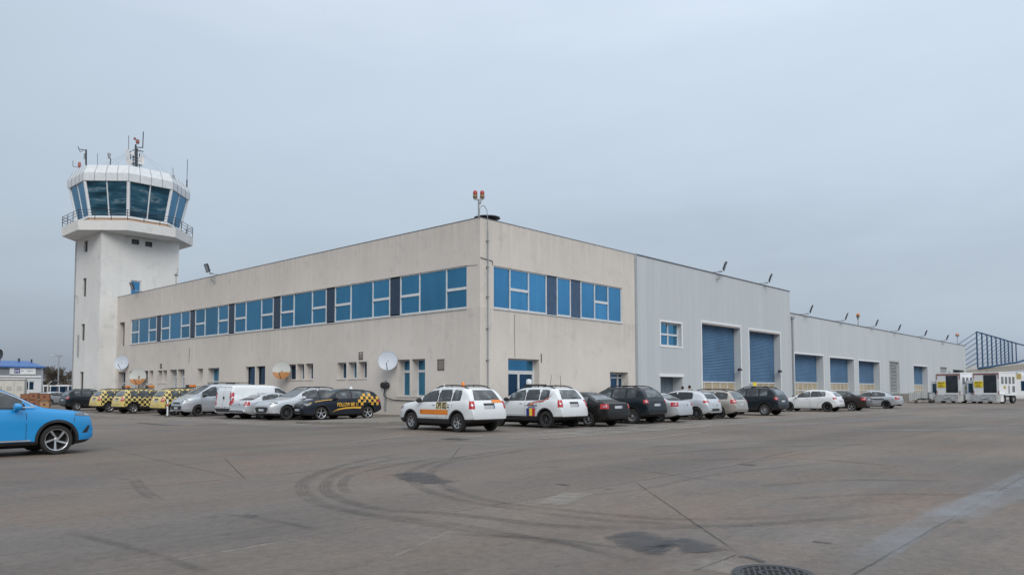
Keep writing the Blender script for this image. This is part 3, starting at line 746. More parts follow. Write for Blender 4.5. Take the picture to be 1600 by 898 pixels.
def on_row(px, py, axis, val):
    """ground point seen in the column px of the photo on the line x=val or y=val"""
    p = PX(px, py, val) if axis == 'x' else PY(px, py, val); return Vector((p.x, p.y, 0))
def park(anchor, heading, S, wheel):
    """place the car so that wheel ('LR','RR','LF','RF') stands on the anchor"""
    wx = S['wb']/2*(1 if wheel[1] == 'F' else -1); wy = (S['W']/2-.06)*(1 if wheel[0] == 'L' else -1)
    c, s = cos(heading), sin(heading)
    return (anchor.x-(wx*c-wy*s), anchor.y-(wx*s+wy*c), 0)

RG = 'cars parked nose-in along the hangar front'; LG = 'vehicles parked along the office side wall'
RY = -11.0; LX = -9.3
H90 = R(90)
# white service SUV with OPS 002
a = on_row(715, 672.5, 'y', -9.9); S = dict(SUV)
t, bv, X = make_car('parked_suv', S, 'white SUV with OPS 002 lettering, orange side stripe and orange roof beacon', 'car', PAINT['white'], park(a, R(88), S, 'LR'), R(88), RG)
body_text(bv, 'OPS 002', .33, X(2.37), .85, 1, M['black'], 'lettering', t, .50, .022, bold=.008)
pn = patch(bv, [(X(1.42), .62), (X(3.02), .62), (X(3.02), .80), (X(1.42), .80)], 'y', .012, M['orange'], 'side_stripe', t, .15, 1)
patch(bv, [(X(2.34), .82), (X(2.98), .82), (X(2.98), 1.08), (X(2.34), 1.08)], 'y', .010, mat('pale_yellow_film', (.72, .62, .36), .4), 'letter_background', t, .15, 1)
body_text(bv, 'II', .15, X(1.46), .66, 1, M['black'], 'stripe_lettering', t, 1.0, .016)
mb = MB(); x = 1.68; rr = random.Random(3); h = bv.ray_cast(Vector((X(2.3), 3, .69)), Vector((0, -1, 0)))[0]; mb.box((X(1.66), h.y+.012, .650), (X(2.95), h.y+.0145, .662))
while x < 2.92:
    w_ = rr.uniform(.03, .07); h = bv.ray_cast(Vector((X(x), 3, .69)), Vector((0, -1, 0)))[0]; mb.box((X(x), h.y+.013, .655), (X(x+w_), h.y+.016, .725)); x += w_+.02+(.05 if rr.random() < .15 else 0)
mb.build('small_print', mat('stripe_print', (.25, .10, .02), .5), t)
patch(bv, [(-.66, 1.05), (-.2, 1.05), (-.2, 1.16), (-.66, 1.16)], 'x', .012, M['orange'], 'tailgate_sticker', t, .2, -1)
MB().lathe([(.06, 0), (.06, .09), (.04, .12), (.001, .125)], 14, T=Matrix.Translation((X(2.95), .1, 1.70))).lathe([(.08, -.03), (.08, 0), (.06, 0)], 14, T=Matrix.Translation((X(2.95), .1, 1.70))).build('beacon', M['orange'], t, smooth=40)
MB().lathe([(.05, 0), (.05, .05), (.02, .12), (.001, .13)], 14, T=Matrix.Translation((X(2.05), .25, 1.62))).build('antenna_dome', M['white'], t, smooth=40)
# white police SUV
a = on_row(853, 668.5, 'y', -10.5); S = dict(SUV, spokes=8, rim=M['rimdark'])
t, bv, X = make_car('parked_suv', S, 'white SUV with blue, yellow and red side stripes and two whip aerials', 'car', PAINT['white'], park(a, R(89), S, 'LR'), R(89), RG)
mb_b, mb_y, mb_r = mat('stripe_blue', (.02, .03, .22), .4), mat('stripe_yellow', (.85, .62, .05), .4), mat('stripe_red', (.55, .03, .03), .4)
for k, mm in enumerate((mb_b, mb_y, mb_r)):
    x0 = 2.52+.155*k
    patch(bv, [(X(x0), .48), (X(x0+.155), .48), (X(x0+.155), .78), (X(x0), .78)], 'y', .013, mm, 'flag_stripe', t, .2, 1)
for k, mm in enumerate((mb_b, mat('stripe_orange', (.75, .28, .05), .4), mat('stripe_pale_red', (.60, .12, .08), .4))):
    pts = []; o_ = .07*k
    lo = [(2.52+.11*k, .90), (2.66+.1*k, 1.0), (2.95, 1.045-.02*k), (3.4, 1.09-.02*k), (3.66+.02*k, 1.22), (3.88, 1.45)]
    hi = [(s+(.10 if i < 2 else .02), z+(.015 if i < 2 else .03)) for i, (s, z) in enumerate(lo)]
    for i in range(len(lo)-1):
        patch(bv, [(X(lo[i][0]), lo[i][1]), (X(lo[i+1][0]), lo[i+1][1]), (X(hi[i+1][0]), hi[i+1][1]), (X(hi[i][0]), hi[i][1])], 'y', .012+.001*k, mm, 'side_stripe', t, .3, 1)
MB().box((X(2.62), .935, .80), (X(3.0), .94, .85)).build('stripe_lettering', mat('letter_grey_blue', (.15, .17, .35), .5), t)
for s_, hgt, ln in ((2.9, .5, .10), (3.5, .45, -.04)): MB().tube((X(s_), -.1, 1.62), (X(s_+ln), -.12, 1.64+hgt), .012, .006).build('whip_aerial', M['black'], t)
MB().box((X(2.35), -.55, 1.70), (X(2.05), .55, 1.755)).build('light_bar_base', M['black'], t)
MB().lathe([(.11, 0), (.12, .1), (.10, .2), (.001, .22)], 14, T=Matrix.Translation((X(2.15), .35, 1.757))).build('search_lamp', M['white'], t, smooth=40)

row = [
 ('parked_car', dict(SEDAN, L=4.55, spokes=6, rails=None, pzr=.80), PAINT['black'], 919, 'LR', 'glossy black saloon parked between the striped white SUV and a navy SUV', 88, {}),
 ('parked_suv', dict(SUV2, rim=M['rim']), PAINT['navy'], 988, 'LR', 'navy SUV with roof rails and silver spoked wheels parked beside the black saloon', 91, {}),
 ('parked_car', dict(SEDAN, spokes=5), PAINT['lightsilver'], 1029, 'LR', 'silver saloon half hidden between the navy SUV and a silver hatchback', 93, {}),
 ('parked_car', dict(HATCH, rim=M['rimdark'], spokes=10, tl=(14, 60, .86, .97), glass=window_glass('tinted_car_glass', (.03, .035, .04), .35), bar=(.50, .40, .06), rr_=.74, win=[(1.45, 2.25), (2.33, 3.15)]), PAINT['lightsilver'], 1088, 'LR', 'silver rounded hatchback with dark multi-spoke wheels and tinted glass', 92, {}),
 ('parked_car', dict(WAGON, rim=M['rimdark'], spokes=7), PAINT['beige'], 1124, 'LR', 'champagne beige estate car with red tail lights, beside the rounded silver hatchback', 92, {}),
 ('parked_suv', dict(SUV2, rim=M['rim']), PAINT['navy'], 1195, 'LR', 'dark navy SUV carrying a yellow sign on its roof before the second tall shutter', 91, {'sign': 1}),
 ('parked_car', dict(HATCH, rim=M['rimdark'], spokes=0, L=4.08, wr=.325), PAINT['white'], 1293, 'LR', 'white hatchback with black steel wheels before the first low hangar shutter', 92, {}),
 ('parked_car', dict(SEDAN, spokes=5, rr_=.72), PAINT['dark'], 1331, 'LR', 'dark brown saloon between the white hatchback and the last silver saloon', 92, {}),
 ('parked_car', dict(SEDAN, rim=M['rimdark'], spokes=0), PAINT['silver'], 1385, 'LR', 'silver saloon with dark steel wheels, last car of the row towards the lifting trucks', 94, {}),
]
for nm_, S, pm, px, wh, lab, hd, ex in row:
    yy = RY if px < 1200 else (-11.2 if px < 1300 else -11.7)
    a = on_row(px, 655, 'y', yy)
    t, bv, X = make_car(nm_, S, lab, 'car', pm, park(a, R(hd), S, wh), R(hd), RG)
    if ex.get('sign'):
        MB().box((X(2.5), -.42, 1.74), (X(2.42), -.02, 1.96)).build('roof_sign', M['yellow'], t)
        MB().box((X(2.5), .10, 1.74), (X(2.42), .42, 1.90)).box((X(2.6), -.5, 1.70), (X(2.3), .5, 1.735)).build('light_bar', M['lamp'], t)

# left row
a = on_row(502, 656, 'x', -7.9); S = dict(CROSS, mirmat=M['black'], rim=M['rim'], hl=(20, 60, .76, .84))
hd = R(172)
t, bv, X = make_car('parked_suv', S, 'dark blue guide car marked FOLLOW ME 11 in yellow, chequered yellow and black tail', 'car', PAINT['night'], park(a, hd, S, 'LF'), hd, LG)
body_text(bv, 'FOLLOW ME 11', .27, X(1.78), .70, 1, M['yelwrap'], 'lettering', t, .66, .022, slope=0, bold=.008)
lo = [(1.45, .38), (1.8, .50), (2.2, .56), (2.7, .58), (3.1, .56), (3.14, .56)]; hi = [(1.5, .40), (1.85, .57), (2.25, .64), (2.75, .66), (3.12, .66), (3.2, .66)]
for i in range(len(lo)-1):
    patch(bv, [(X(lo[i][0]), lo[i][1]), (X(lo[i+1][0]), lo[i+1][1]), (X(hi[i+1][0]), hi[i+1][1]), (X(hi[i][0]), hi[i][1])], 'y', .012, M['yelwrap'], 'swoosh_stripe', t, .3, 1)
sq = .155
for i in range(9):
    for j in range(5):
        s0 = 3.0+i*sq; z0 = .58+j*sq
        if s0 > 4.15 or (s0 < 3.13 and j < 2) or (i+j) % 2 or (j > 2 and i < 1) or (j < 2 and math.hypot(s0+sq/2-(S['fo']+S['wb']), z0+sq/2-.345) < .52): continue
        if j == 4 and i > 4: continue
        patch(bv, [(X(s0), z0), (X(s0+sq), z0), (X(s0+sq), z0+sq), (X(s0), z0+sq)], 'y', .013, M['yelwrap'], 'chequer_square', t, .2, 1)
lo = [(.30, .88), (.7, .97), (1.1, 1.03), (1.5, 1.06)]
for i in range(3):
    patch(bv, [(X(lo[i][0]), lo[i][1]-.03), (X(lo[i+1][0]), lo[i+1][1]-.03), (X(lo[i+1][0]), lo[i+1][1]), (X(lo[i][0]), lo[i][1])], 'y', .012, M['yelwrap'], 'bonnet_stripe', t, .3, 1)
MB().lathe([(.10, 0), (.09, .06), (.03, .12), (.03, .16), (.001, .165)], 14, T=Matrix.Translation((X(3.0), .1, 1.60))).build('antenna_dome', M['white'], t, smooth=40)
MB().box((X(.04), -.3, .335), (X(.0)+.015, .3, .36)).build('bumper_trim', M['silvertrim'], t)

a = on_row(448, 656.3, 'x', -9.0); S = dict(CROSS, L=4.85, W=1.94, wb=2.90, fo=.93, wr=.375, clad=.36, spokes=10, rim=M['rimdark'], hl=(18, 70, .80, .94), gr=(.50, .70, .60), rails=(2.2, 4.0), mirmat=None)
S.pop('mirmat'); S['top'] = [(s*1.087, z*1.045) for s, z in S['top']]; S['belt'] = [(s*1.087, z*1.02) for s, z in S['belt']]; S['bot'] = [(s*1.087, z) for s, z in S['bot']]
S['win'] = [(1.92, 2.85), (2.93, 3.65), (3.72, 4.15, .08)]; S['doors'] = [(1.6, 2.88, 1.6, 2.88), (2.89, 3.8, 2.89, 3.35)]; S['mir'] = 1.86; S['archmat'] = PAINT['silver']; S['ws'] = (1.2, 1.62, .74, .58)
t, bv, X = make_car('parked_suv', S, 'large silver sports SUV with wide black air intakes, beside the dark blue guide car', 'car', PAINT['lightsilver'], park(a, R(180), S, 'LF'), R(180), LG)
a = on_row(409, 653.5, 'x', -9.1); S = dict(SEDAN, L=4.6, W=1.80, spokes=7)
t, bv, X = make_car('parked_car', S, 'silver saloon parked tail out between the white cargo van and the silver sports SUV', 'car', PAINT['lightsilver'], park(a, R(0), S, 'RR'), 0, LG)
# white cargo van, tail out
a = on_row(383, 652, 'x', -9.2); S = dict(VANC)
t, bv, X = make_car('parked_van', S, 'white cargo van parked tail out with closed twin rear doors and tall red tail lights', 'van', PAINT['white'], park(a, 0, S, 'RR'), 0, LG)
patch(bv, [(-.78, .62), (-.01, .62), (-.01, 1.72), (-.70, 1.72)], 'x', .008, PAINT['white'], 'rear_door', t, .2, -1)
patch(bv, [(.01, .62), (.78, .62), (.70, 1.72), (.01, 1.72)], 'x', .008, PAINT['white'], 'rear_door', t, .2, -1)
patch(bv, [(-.80, .60), (.80, .60), (.72, 1.74), (-.72, 1.74)], 'x', .004, M['black'], 'rear_door_gap', t, .2, -1)
patch(bv, [(-.90, .36), (.90, .36), (.90, .56), (-.90, .56)], 'x', .02, M['black'], 'rear_bumper', t, .2, -1)
h = bv.ray_cast(Vector((-4, .1, 1.12)), Vector((1, 0, 0)))[0]; MB().box((h.x-.05, -.02, 1.06), (h.x+.02, -.12, 1.20)).build('rear_door_handle', M['black'], t)
for (a_, b_) in ((2.25, 3.05), (3.12, 4.1)): patch(bv, [(X(a_), 1.18), (X(b_), 1.18), (X(b_), 1.62), (X(a_), 1.62)], 'y', .006, PAINT['white'], 'side_panel', t, .2, -1)
for sg in (-1, 1):
    patch(bv, [(X(2.2), .62), (X(4.2), .62), (X(4.2), .66), (X(2.2), .66)], 'y', .008, M['black'], 'rub_strip', t, .3, sg)
# silver van, nose out
a = on_row(310, 650.6, 'x', -9.3); S = dict(VANB)
t, bv, X = make_car('parked_van', S, 'silver van parked nose out with black lower grille and dark wheels, beside the chequered SUVs', 'van', PAINT['silver'], park(a, R(180), S, 'LF'), R(180), LG)
MB().tube((X(2.2), .55, 1.94), (X(2.2), -.55, 1.94), .03).tube((X(3.4), .55, 1.98), (X(3.4), -.55, 1.98), .03).tube((X(2.2), .6, 2.03), (X(4.3), .6, 2.03), .02).tube((X(2.2), -.6, 2.03), (X(4.3), -.6, 2.03), .02).build('roof_rack', M['black'], t)
# chequered SUVs, tails out
a = on_row(208, 645.3, 'x', -9.4); S = dict(SUV)
proto, bv, X = make_car('chequered_suv', S, 'pale yellow SUV with black chequers and five-spoke wheel, middle one of the three chequered SUVs', 'car', CHECK, park(a, 0, S, 'RR'), 0, 'chequered guide SUVs parked tail out')
beacon_bar(proto, X(2.1), 1.72)
for px, lab, ang in ((171, 'pale yellow and black chequered SUV beside the dark SUV, farthest left of its kind', 0), (272, 'pale yellow and black chequered SUV partly hidden behind the silver van', 0)):
    a = on_row(px, 645, 'x', -9.4); dup(proto, park(a, R(ang), S, 'RR'), R(ang), lab)
a = on_row(120, 638, 'x', -9.2); S = dict(SUV2)
make_car('parked_suv', S, 'dark navy SUV parked tail out at the tower foot, left of the chequered SUVs', 'car', PAINT['navy'], park(a, 0, S, 'RR'), 0, LG)
# far cars near the shelter
for px, dep, pm, S, lab, rz in ((88, 84, 'silver', HATCH, 'distant silver hatchback seen beyond the brown crates', 20), (66, 88, 'dark', SEDAN, 'distant dark saloon parked behind the brown crates', 200), (100, 92, 'lightsilver', SEDAN, 'distant silver saloon parked near the glazed shelter', 190)):
    p = PD(px, 625, dep); make_car('parked_car', S, lab, 'car', PAINT[pm], (p.x, p.y, 0), R(rz))

# the bright blue crossover driving past on the left
S = dict(CROSS, mirmat=PAINT['blue'], L=4.57, W=1.87, wb=2.72, fo=.84, wr=.352, clad=.33, spokes=5, twist=.55, rr_=.74, hl=(14, 78, .88, .98), arch=.06, pf=.22)
S['belt'] = [(0, .84), (.4, .96), (1.4, 1.07), (3, 1.10), (4.0, 1.15), (4.46, 1.0)]
S['top'] = [(0, .64), (.02, .80), (.06, .90), (.16, .975), (.5, 1.05), (.9, 1.09), (1.12, 1.12), (1.28, 1.19), (1.65, 1.42), (2.05, 1.62), (2.4, 1.69), (3.1, 1.69), (3.7, 1.57), (4.1, 1.45), (4.2, 1.36), (4.4, 1.12), (4.48, 1.0), (4.54, .8), (4.57, .6)]
S['win'] = [(1.56, 2.62), (2.70, 3.45), (3.52, 3.95, .08)]; S['mir'] = 1.72
a = Vector((-23.93, -9.45, 0))
t, bv, X = make_car('driving_suv', S, 'bright blue crossover driving in from the left edge, only its front half in view', 'car', PAINT['blue'], park(a, 0, S, 'RF'), 0)
sil = [(1.48, 1.10), (1.75, 1.305), (2.15, 1.51), (2.5, 1.59)]
rb = MB()
for sg in (1, -1):
    pts = []
    for s, z in [(1.33, 1.155), (1.45, 1.235), (1.65, 1.355), (1.85, 1.45), (2.1, 1.535), (2.4, 1.58), (3.0, 1.59)]:
        h = bv.ray_cast(Vector((X(s), 3*sg, z)), Vector((0, -sg, 0)))[0]
        if h: pts.append(h+Vector((0, .006*sg, 0)))
    rb = MB().path(pts, .013); rb.build('window_trim', M['silvertrim'], t)
    MB().path([Vector((X(1.30), .915*sg, 1.14)), Vector((X(1.6), .90*sg, 1.125))], .012).build('window_trim', M['silvertrim'], t)
    MB().box((X(1.4), .935*sg, .345), (X(3.2), .95*sg, .375)).build('sill_trim', M['silvertrim'], t)
    patch(bv, [(X(.30), .50), (X(.16), .50), (X(.10), .66), (X(.14), .68), (X(.24), .56)], 'y', .008, M['black'], 'air_curtain', t, .1, sg)
for sg in (1, -1):
    sm = []
    for z in (.50, .60, .70, .80, .88):
        h = bv.ray_cast(Vector((X(.46+.25*(.88-z)), 3*sg, z)), Vector((0, -sg, 0)))[0]; sm.append(h+Vector((0, .001*sg, 0)))
    MB().path(sm, .006, n=5).build('bumper_gap', M['black'], t)
    hd_l = []
    for k_ in range(8):
        s_ = .35+k_*.13; h = bv.ray_cast(Vector((X(s_), .70*sg, 4)), Vector((0, 0, -1)))[0]; hd_l.append(h+Vector((0, 0, .001)))
    MB().path(hd_l, .006, n=5).build('bonnet_gap', M['black'], t)
# splash guard under the nose
MB().box((X(.55), -.75, .20), (X(.42), -.70, .33)).build('splash_guard', M['black'], t)
#@@SETTING

# ------------------------------------------------------------------ ground and its marks
g = MB(); g.add([(-900, -900, 0), (1500, -900, 0), (1500, 1500, 0), (-900, 1500, 0)], [(0, 1, 2, 3)])
structure(g.build('apron_ground', ground_mat(), fix=False))

def catmull(P, k=6):
    out = []
    Q = [P[0]]+P+[P[-1]]
    for i in range(1, len(Q)-2):
        for j in range(k):
            t = j/k; a, b, c, d = Q[i-1], Q[i], Q[i+1], Q[i+2]
            out.append(.5*((2*b)+(c-a)*t+(2*a-5*b+4*c-d)*t*t+(3*b-3*c+d-a)*t**3))
    out.append(P[-1]); return out
def strips(name, mt, items, z):
    """flat strips along ground paths, one mesh; item = (list of points, width)"""
    me = bpy.data.meshes.new(name); V = []; F = []; U = []
    for n_, (pts, w) in enumerate(items):
        k = len(V); tot = 0; ds = [0]
        for a, b in zip(pts[:-1], pts[1:]): tot += (b-a).length; ds.append(tot)
        for i, p in enumerate(pts):
            d = (pts[min(i+1, len(pts)-1)]-pts[max(i-1, 0)]); d.z = 0; d.normalize(); nn = Vector((-d.y, d.x, 0))
            V += [p+nn*w/2+Vector((0, 0, z+.0004*n_)), p-nn*w/2+Vector((0, 0, z+.0004*n_))]; U += [(0, ds[i]/tot), (1, ds[i]/tot)]
        F += [(k+2*i, k+2*i+1, k+2*i+3, k+2*i+2) for i in range(len(pts)-1)]
    me.from_pydata([tuple(v) for v in V], [], F); uv = me.uv_layers.new(name='UVMap')
    for l in me.loops: uv.data[l.index].uv = U[l.vertex_index]
    me.materials.append(mt); o = link(name, me); return structure(o)
def gp(l): return [G(x, y) for x, y in l]
def lin(a, b, n=24, wob=.02):
    n *= 3; wob *= .3
    return [a+(b-a)*i/n+Vector((random.uniform(-wob, wob), random.uniform(-wob, wob), 0)) for i in range(n+1)]
V3 = lambda x, y: Vector((x, y, 0))
# construction joints: one long joint parallel to the hangars, others as seen
J = [(lin(V3(-30, -22.8), V3(60, -22.6), 60), .02), (lin(V3(-34, -17.4), V3(40, -17.2), 50), .017), (lin(G(990, 751), G(1155, 865), 14), .017), (lin(G(1155, 865), G(1080, 893), 6), .017),
     (lin(G(350, 715), G(385, 750), 6), .02), (lin(G(175, 702), G(385, 750), 14), .017), (lin(V3(-28, -27.6), V3(0, -27.2), 30), .022), (lin(V3(-30, -12.6), V3(60, -13.0), 60), .017),
     (lin(G(720, 697), G(705, 717), 5), .017), (lin(V3(-22.5, -8.9), V3(-22.5, 18), 20), .017), (lin(V3(-12, -22.7), V3(-12, -12.7), 12), .017), (lin(V3(-1, -27.3), V3(-1, -12.7), 12), .017), (lin(V3(10, -40), V3(10, -12.7), 12), .017)]
strips('slab_joint_lines', M['joint'], J, .006)
strips('spalled_joint_edges', M['crack'], [(lin(V3(-29, -22.88), V3(-12, -22.7), 30), .10), (lin(G(560, 895), G(800, 785), 10), .05), (lin(G(1040, 893), G(1160, 868), 10), .30), (lin(G(835, 787), G(900, 772), 5), .35)], .004)
T = [([(640, 706), (560, 721), (500, 738), (472, 756), (480, 776), (520, 793), (590, 806), (680, 820), (760, 832), (886, 849), (960, 866)], .26),
     ([(660, 710), (575, 725), (527, 741), (508, 758), (515, 772), (560, 788), (610, 797), (680, 801), (770, 810), (839, 819), (918, 823), (1040, 824), (1200, 818), (1330, 808), (1440, 797)], .24),
     ([(690, 714), (600, 730), (550, 742), (535, 757), (545, 772)], .2),
     ([(900, 697), (838, 701), (764, 712), (706, 721), (680, 731), (672, 742), (693, 758), (732, 774), (786, 786), (865, 795), (945, 803), (1060, 811), (1200, 808), (1300, 800)], .22),
     ([(830, 699), (759, 708), (680, 722), (653, 731), (636, 742), (658, 761), (706, 778), (786, 792), (865, 803), (945, 812), (1080, 820), (1200, 824)], .22),
     ([(600, 803), (653, 811), (719, 820), (799, 833), (886, 849), (945, 864), (1010, 880)], .14),
     ([(700, 834), (800, 838), (892, 845), (1000, 862)], .12), ([(205, 750), (218, 768), (245, 784)], .12), ([(215, 748), (232, 768), (262, 783)], .10),
     ([(340, 802), (420, 812), (500, 828)], .12), ([(960, 728), (1050, 742), (1130, 752)], .10), ([(1330, 700), (1240, 705), (1170, 722)], .14),
     ([(756, 751), (780, 753), (800, 755)], .12), ([(1000, 700), (1150, 690), (1350, 686)], .25), ([(1000, 712), (1160, 700), (1380, 694)], .25), ([(1060, 720), (1240, 716), (1420, 730)], .18),
     ([(900, 775), (1000, 765), (1130, 740), (1300, 722)], .12), ([(150, 700), (300, 690), (480, 688)], .2), ([(100, 830), (220, 860), (330, 897)], .12), ([(1180, 760), (1330, 750), (1500, 752)], .2), ([(1220, 780), (1380, 772), (1560, 775)], .14)]
strips('tyre_marks', M['skid'], [(catmull(gp(l)), w) for l, w in T], .008)
strips('oil_stains', M['oil'], [(catmull(gp([(962, 832), (990, 838), (1020, 855), (1060, 860)])), .8), (catmull(gp([(1045, 843), (1075, 850), (1112, 864)])), .7), (catmull(gp([(620, 738), (640, 741), (690, 756)])), 1.0), (catmull(gp([(1268, 846), (1280, 847), (1302, 849)])), .10),
     (catmull(gp([(1150, 868), (1175, 872), (1195, 879)])), .10), (catmull(gp([(380, 804), (390, 805), (405, 806)])), .14), (catmull(gp([(868, 756), (880, 757), (892, 758)])), .22), (catmull(gp([(1154, 725), (1170, 726), (1182, 727)])), .35), (catmull(gp([(215, 660), (260, 664), (300, 664)])), .6), (catmull(gp([(300, 664), (330, 663), (360, 662)])), .5),
     (catmull(gp([(698, 684), (715, 686), (735, 687)])), 1.0)], .010)
strips('damp_streaks', M['wet'], [(catmull(gp([(1318, 905), (1370, 865), (1440, 822), (1530, 780), (1640, 725)])), .42), (catmull(gp([(1470, 815), (1520, 790), (1600, 768), (1660, 745)])), .75),
     (catmull(gp([(1200, 666), (1300, 660), (1420, 652), (1600, 645)])), .9), (catmull(gp([(1330, 672), (1450, 672), (1600, 668)])), .8)], .012)
# worn parking bay lines
L_ = [(lin(V3(x, -14.6), V3(x, -8.5), 10, .01), .13) for x in (-12.6, -9.6, -6.2, -2.6, .8, 3.9, 6.8, 10, 14.6, 18)]
L_ += [(lin(V3(-14.5, y), V3(-9.0, y), 10, .01), .13) for y in (-6, 1.6, 7.2, 10.2, 13, 16.4, 19.6, 23.4, 27.4)]
L_ += [(lin(V3(-14, -14.8), V3(16, -14.8), 30, .01), .14), (lin(G(1000, 688), G(1120, 672), 10), .12), (lin(G(700, 693), G(830, 698), 10), .12), (lin(G(540, 693), G(640, 681), 10), .12), (lin(V3(10, -17.3), V3(44, -20.5), 20), .15), (lin(V3(44, -17.3), V3(30, -22.5), 20), .15)]
strips('worn_pale_patches', stain('worn_pale_concrete', (.36, .345, .32), .62, .40, .66, 1.0), [(lin(V3(-15, -13.4), V3(34, -13.9), 30), 3.6), (lin(V3(-12.2, -4), V3(-12.4, 30), 30), 2.6), (lin(V3(-11.6, -5.4), V3(-1, -6.0), 10), 2.6), (lin(G(860, 790), G(905, 770), 5), .5), (lin(G(1080, 880), G(1170, 893), 5), .5)], .014)
strips('worn_bay_lines', M['line'], L_, .020)

# raised pavement round the building corner, with a broken old kerb
pv = [V3(-10.6, 1.6), V3(-11.0, .9), V3(-10.9, .2), V3(-10.2, -1.4), V3(-9.2, -2.7), V3(-7.6, -3.4), V3(-3, -3.7), V3(18, -3.7), V3(18, -.002), V3(-.002, -.002), V3(-.002, 2.2), V3(-6, 1.9)]
o = structure(MB().prism([(p.x, p.y) for p in pv], 0, .10).build('pavement', M['concrete']))
kb = MB(); rr = random.Random(5)
for i in range(0, 6):
    a, b = pv[i], pv[i+1]; n = max(1, int((b-a).length/.5))
    for j in range(n):
        p = a+(b-a)*(j+.02)/n; q = a+(b-a)*(j+.97)/n; d = (q-p).normalized(); nn = Vector((d.y, -d.x, 0))*-1
        w = .13+rr.uniform(-.025, .02); hh = .112+rr.uniform(-.03, .014)
        kb.add([p-nn*.02, q-nn*.02, q+nn*w, p+nn*w, *(v+Vector((0, 0, hh)) for v in (p-nn*.01, q-nn*.01, q+nn*w, p+nn*w))], [(0, 1, 5, 4), (1, 2, 6, 5), (2, 3, 7, 6), (3, 0, 4, 7), (4, 5, 6, 7)])
structure(kb.build('kerb', M['concrete']))

# manhole cover with an open cast grid
mc = G(1209, 899); root = thing('manhole_cover', 'round cast iron drain cover with square holes set in the concrete near the bottom edge', 'manhole cover', (mc.x, mc.y, 0), .5)
MB().lathe([(.26, .004), (.26, .022), (.32, .022), (.335, .006)], 40).build('ring', M['iron'], root, smooth=30)
MB().lathe([(.001, .003), (.26, .003)], 32).build('pit', M['hub'], root)
gr = MB()
for k in range(-5, 6):
    y = k*.048; x = math.sqrt(max(0, .262**2-y*y))
    gr.box((-x, y-.008, .004), (x, y+.008, .020)); gr.box((y-.008, -x, .006), (y+.008, x, .019))
gr.lathe([(.10, .004), (.10, .023), (.12, .023), (.12, .004)], 28).build('grate', M['iron'], root)

# ------------------------------------------------------------------ office building (rendered walls, blue window bands)
Hh = 11.3; WT, WB_ = 8.69, 6.21
ZU = Vector((0, 0, 1))
office = thing('office_building', 'beige rendered two-storey office building with long bands of blue windows', 'building', (8, 26, 0))
def P(o, parent=office):  # parts are modelled in world space, so undo the parent's offset
    o.location = o.location-parent.location if o.parent == parent else o.location; return o
low = [(4.66, 5.92, 1.15, 3.43), (6.09, 7.28, 1.15, 3.43), (10.43, 11.35, 2.31, 3.42), (11.55, 12.5, 2.31, 3.42), (12.7, 13.76, 2.31, 3.42),
       (16.7, 17.71, 2.31, 3.46), (17.85, 18.85, 2.31, 3.46), (18.95, 20.38, 2.31, 3.46), (23.28, 24.62, 2.0, 3.43), (24.83, 26.27, 2.0, 3.43), (30.7, 32.77, .1, 3.46), (33.65, 34.7, 2.0, 3.46),
       (37.22, 38.63, 1.4, 3.48), (38.82, 40.27, 1.4, 3.48), (40.87, 41.83, 2.28, 3.46), (41.91, 42.9, 2.28, 3.46), (43.92, 44.87, 2.3, 3.49), (45.1, 46.38, 2.3, 3.49), (48.02, 49.61, 1.4, 3.5), (50.66, 52.59, .1, 3.5)]
opsL = [(a, b, c, d, .55) for a, b, c, d in low]+[(1.08, 49.6, WB_, WT, .12), (51.17, 52.6, 6.15, 8.6, .5)]
opsR = [(1.12, 14.25, WB_, WT, .12), (2.34, 5.16, .1, 3.38, .5), (12.66, 14.9, .1, 2.75, .5)]
wl = MB()
wall(wl, (0, 0, 0), (0, 1, 0), (1, 0, 0), 53.2, Hh, opsL)
wall(wl, (0, 0, 0), (1, 0, 0), (0, 1, 0), 16.0, Hh, opsR)
wall(wl, (0, 53.2, 0), (1, 0, 0), (0, -1, 0), 16, Hh, [])
wl.add([(16, .5, 0), (16, 53.2, 0), (16, 53.2, Hh), (16, .5, Hh)], [(0, 1, 2, 3)])
P(wl.build('wall', M['beige'], office, fix=False))
rf = P(MB().box((.3, .3, Hh-.35), (15.7, 52.9, Hh-.05)).build('roof', M['roofing'], office))
# parapet capping, a thin dark line on top
cp = MB().box((-.02, -.02, Hh+.002), (16.02, .30, Hh+.035)).box((-.02, .302, Hh+.002), (.30, 53.2, Hh+.035)).box((.302, 52.9, Hh+.002), (16, 53.2, Hh+.05)).box((15.7, .302, Hh+.002), (16, 52.89, Hh+.05))
P(cp.build('parapet_capping', M['capping'], office))
def pane_blue(r): return M['pane'] if r < .985 else M['pane_dark']
unit = 7.0783
for k in range(7):
    a = 1.08+k*unit; b = a+6.05
    w = make_window(office, (0, 0, 0), (0, 1, 0), (1, 0, 0), a, b, WB_+.03, WT, [(1.78, 's'), (2.42, 'f'), (1.85, 's')], .12, pane_blue, tr=.47); P(w)
    if k < 6:
        P(MB().box((.10, b+.002, WB_+.10), (.15, a+unit-.002, WT-.07)).build('infill_panel', M['infill'], office))
P(MB().box((-.05, 1.03, WB_-.05), (.115, 49.65, WB_-.002)).build('sill', M['frame'], office))
xs = [1.12, 2.59, 4.27, 5.98, 7.0, 8.43, 9.49, 11.06, 12.62, 14.25]
for (i, j) in ((0, 3), (4, 5), (6, 9)):
    kinds = {0: 'f', 1: 's', 2: 'f', 4: 'f', 6: 'f', 7: 's', 8: 'f'}
    w = make_window(office, (0, 0, 0), (1, 0, 0), (0, 1, 0), xs[i], xs[j], WB_+.03, WT, [(xs[q+1]-xs[q], kinds[q]) for q in range(i, j)], .12, lambda r: M['paneR'], tr=.5); P(w)
